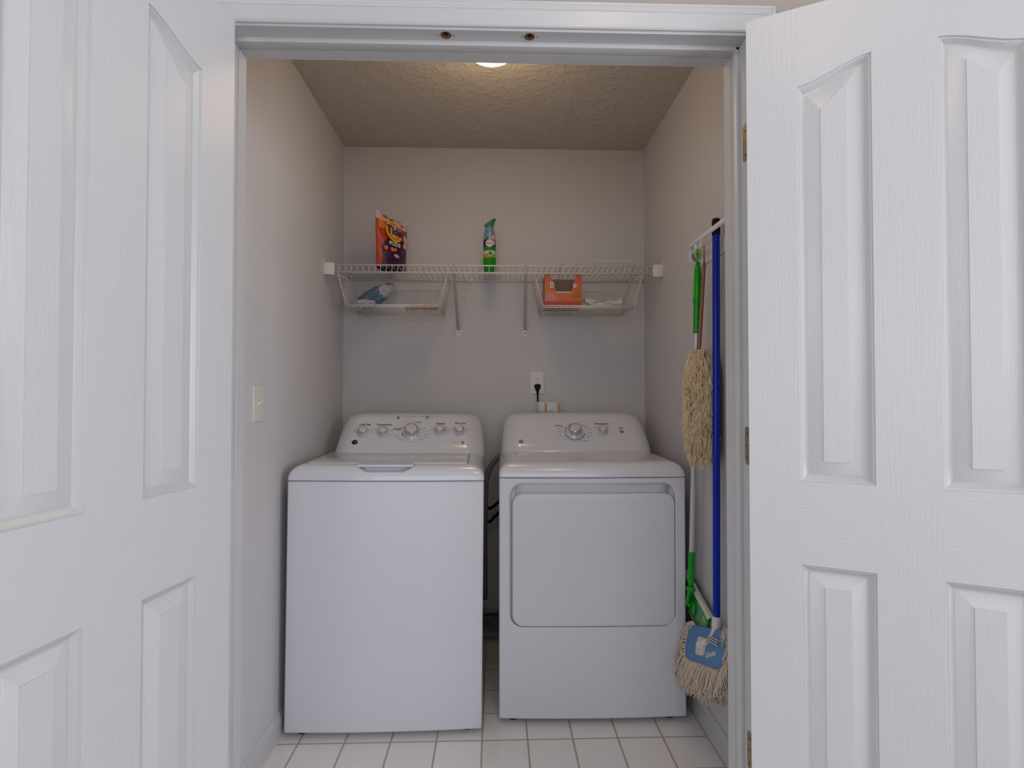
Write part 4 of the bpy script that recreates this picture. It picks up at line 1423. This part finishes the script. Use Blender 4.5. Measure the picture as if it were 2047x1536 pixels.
for s in (-1, 1):
    loft(b, [[G4 @ Vector((x, s * yy, z)) for x, yy, z in ((x0_, 0.056, -0.010), (x0_, 0.058, 0.002), (x0_, 0.054, 0.008), (x0_, 0.048, 0.0100), (x0_, 0.048, 0.0085), (x0_, 0.053, 0.005))] for x0_ in (-0.125, -0.06, 0.0, 0.06, 0.125)])
obj('pad_cloth', b, M_cream, t, smooth=True, angle=40)
for x, y in ((0.098, 0.026), (0.098, -0.026), (-0.098, 0.026), (-0.098, -0.026)):
    b = BM(); lathe(b, [(0.0, 0.0125), (0.010, 0.012), (0.0125, 0.009)], 18, G4 @ Matrix.Translation((x, y, 0))); obj('cloth_gripper', b, M_lime, t, smooth=True)
b = BM()
tube(b, [gl(1.045), G4 @ Vector((-0.02, 0.0, 0.022)), G4 @ Vector((-0.005, -0.004, 0.012))], [0.010, 0.010, 0.012], 14)
loft(b, [[G4 @ Vector((x, y, z)) for x, y in rrect(-0.03, 0.03, -0.022, 0.022, 0.01, 4)] for z in (0.010, 0.016)])
obj('swivel_joint', b, M_green, t, smooth=True, angle=50)

# wool duster
dx_, dy_ = 0.688, 1.765
t = thing('wool_duster', 'fluffy tan wool duster on a brown stick hanging on the right wall', 'duster', (dx_, dy_, 0.95))


def DD(x, y, z): return Vector((x - dx_, y - dy_, z - 0.95))


b = BM()
s0, s1 = Vector((0.694, 1.760, 1.640)), Vector((0.688, 1.795, 1.345))
tube(b, [DD(*s0), DD(*s0.lerp(s1, 0.03)), DD(*s1), DD(0.686, 1.798, 1.10)], [0.004, 0.0062, 0.0066, 0.006], 14)
st = obj('stick', b, M_stick, t, smooth=True)
b = BM()
tube(b, [DD(*s0) + Vector((0, 0.003, -0.004)), DD(*s0) + Vector((0.0, 0.004, 0.030)), DD(*s0) + Vector((0, 0.0, 0.055)), DD(*s0) + Vector((0, -0.004, 0.030)), DD(*s0) + Vector((0, -0.003, -0.004))], 0.0012, 6)
obj('hanging_string', b, M_stick, st, smooth=True)
b = BM(); tube(b, [DD(*s1) + Vector((0, 0, 0.004)), DD(*s1) + Vector((0, 0, -0.012))], 0.0078, 14); obj('ferrule', b, M_white, st, smooth=True, angle=40)
b = BM()
rnd = random.Random(21)
dc = Vector((0.697, 1.798, 0))
zt, zb_ = 1.352, 0.975


def rad(z):
    v = (zt - z) / (zt - zb_)
    return 0.030 * min(1, 0.55 + 3.0 * v) * (1 if v < 0.72 else max(0.2, 1 - (v - 0.72) * 2.9))


# core under the strands
loops = []
for k in range(16):
    z = zt - 0.008 - (zt - zb_ - 0.02) * k / 15
    rr = rad(z) * 0.95
    loops.append([DD(dc.x + rr * math.cos(a), dc.y + rr * math.sin(a), z) for a in [2 * math.pi * j / 14 for j in range(14)]])
loft(b, loops)
ntuft = 0
for k in range(560):
    # clumps of strands, each sweeping out then down
    z = zt - (zt - zb_ - 0.012) * (k + rnd.random()) / 560 * 0.97
    a = rnd.uniform(0, 2 * math.pi)
    rr = rad(z)
    for j in range(9):
        aa = a + rnd.gauss(0, 0.13)
        z0_ = z + rnd.uniform(-0.006, 0.006)
        d = Vector((math.cos(aa), math.sin(aa), 0))
        base = Vector((dc.x, dc.y, z0_)) + d * rr * 0.9
        Ln = rnd.uniform(0.042, 0.062)
        spread = rnd.uniform(0.55, 0.80)
        side_ = Vector((-d.y, d.x, 0)) * rnd.gauss(0, 0.006)
        tip = Vector((dc.x, dc.y, 0)) + Vector((math.cos(a), math.sin(a), 0)) * (rr + Ln * spread * 0.62)
        tipz = z - Ln * rnd.uniform(0.75, 1.0)
        tip.z = tipz
        tip += side_ + Vector((rnd.gauss(0, .003), rnd.gauss(0, .003), 0))
        mid = base + d * Ln * 0.42 + Vector((0, 0, -Ln * 0.22)) + side_ * 0.4
        mid2 = mid.lerp(tip, 0.55) + d * 0.004
        pp = [base, mid, mid2, tip]
        for p in pp: p.x = min(p.x, XR - 0.003)
        tube(b, [DD(*p) for p in pp], [0.0019, 0.0017, 0.0013, 0.0005], 3, cap=False)
o = obj('wool_head', b, M_wool, t, smooth=True)
o['kind'] = 'stuff'
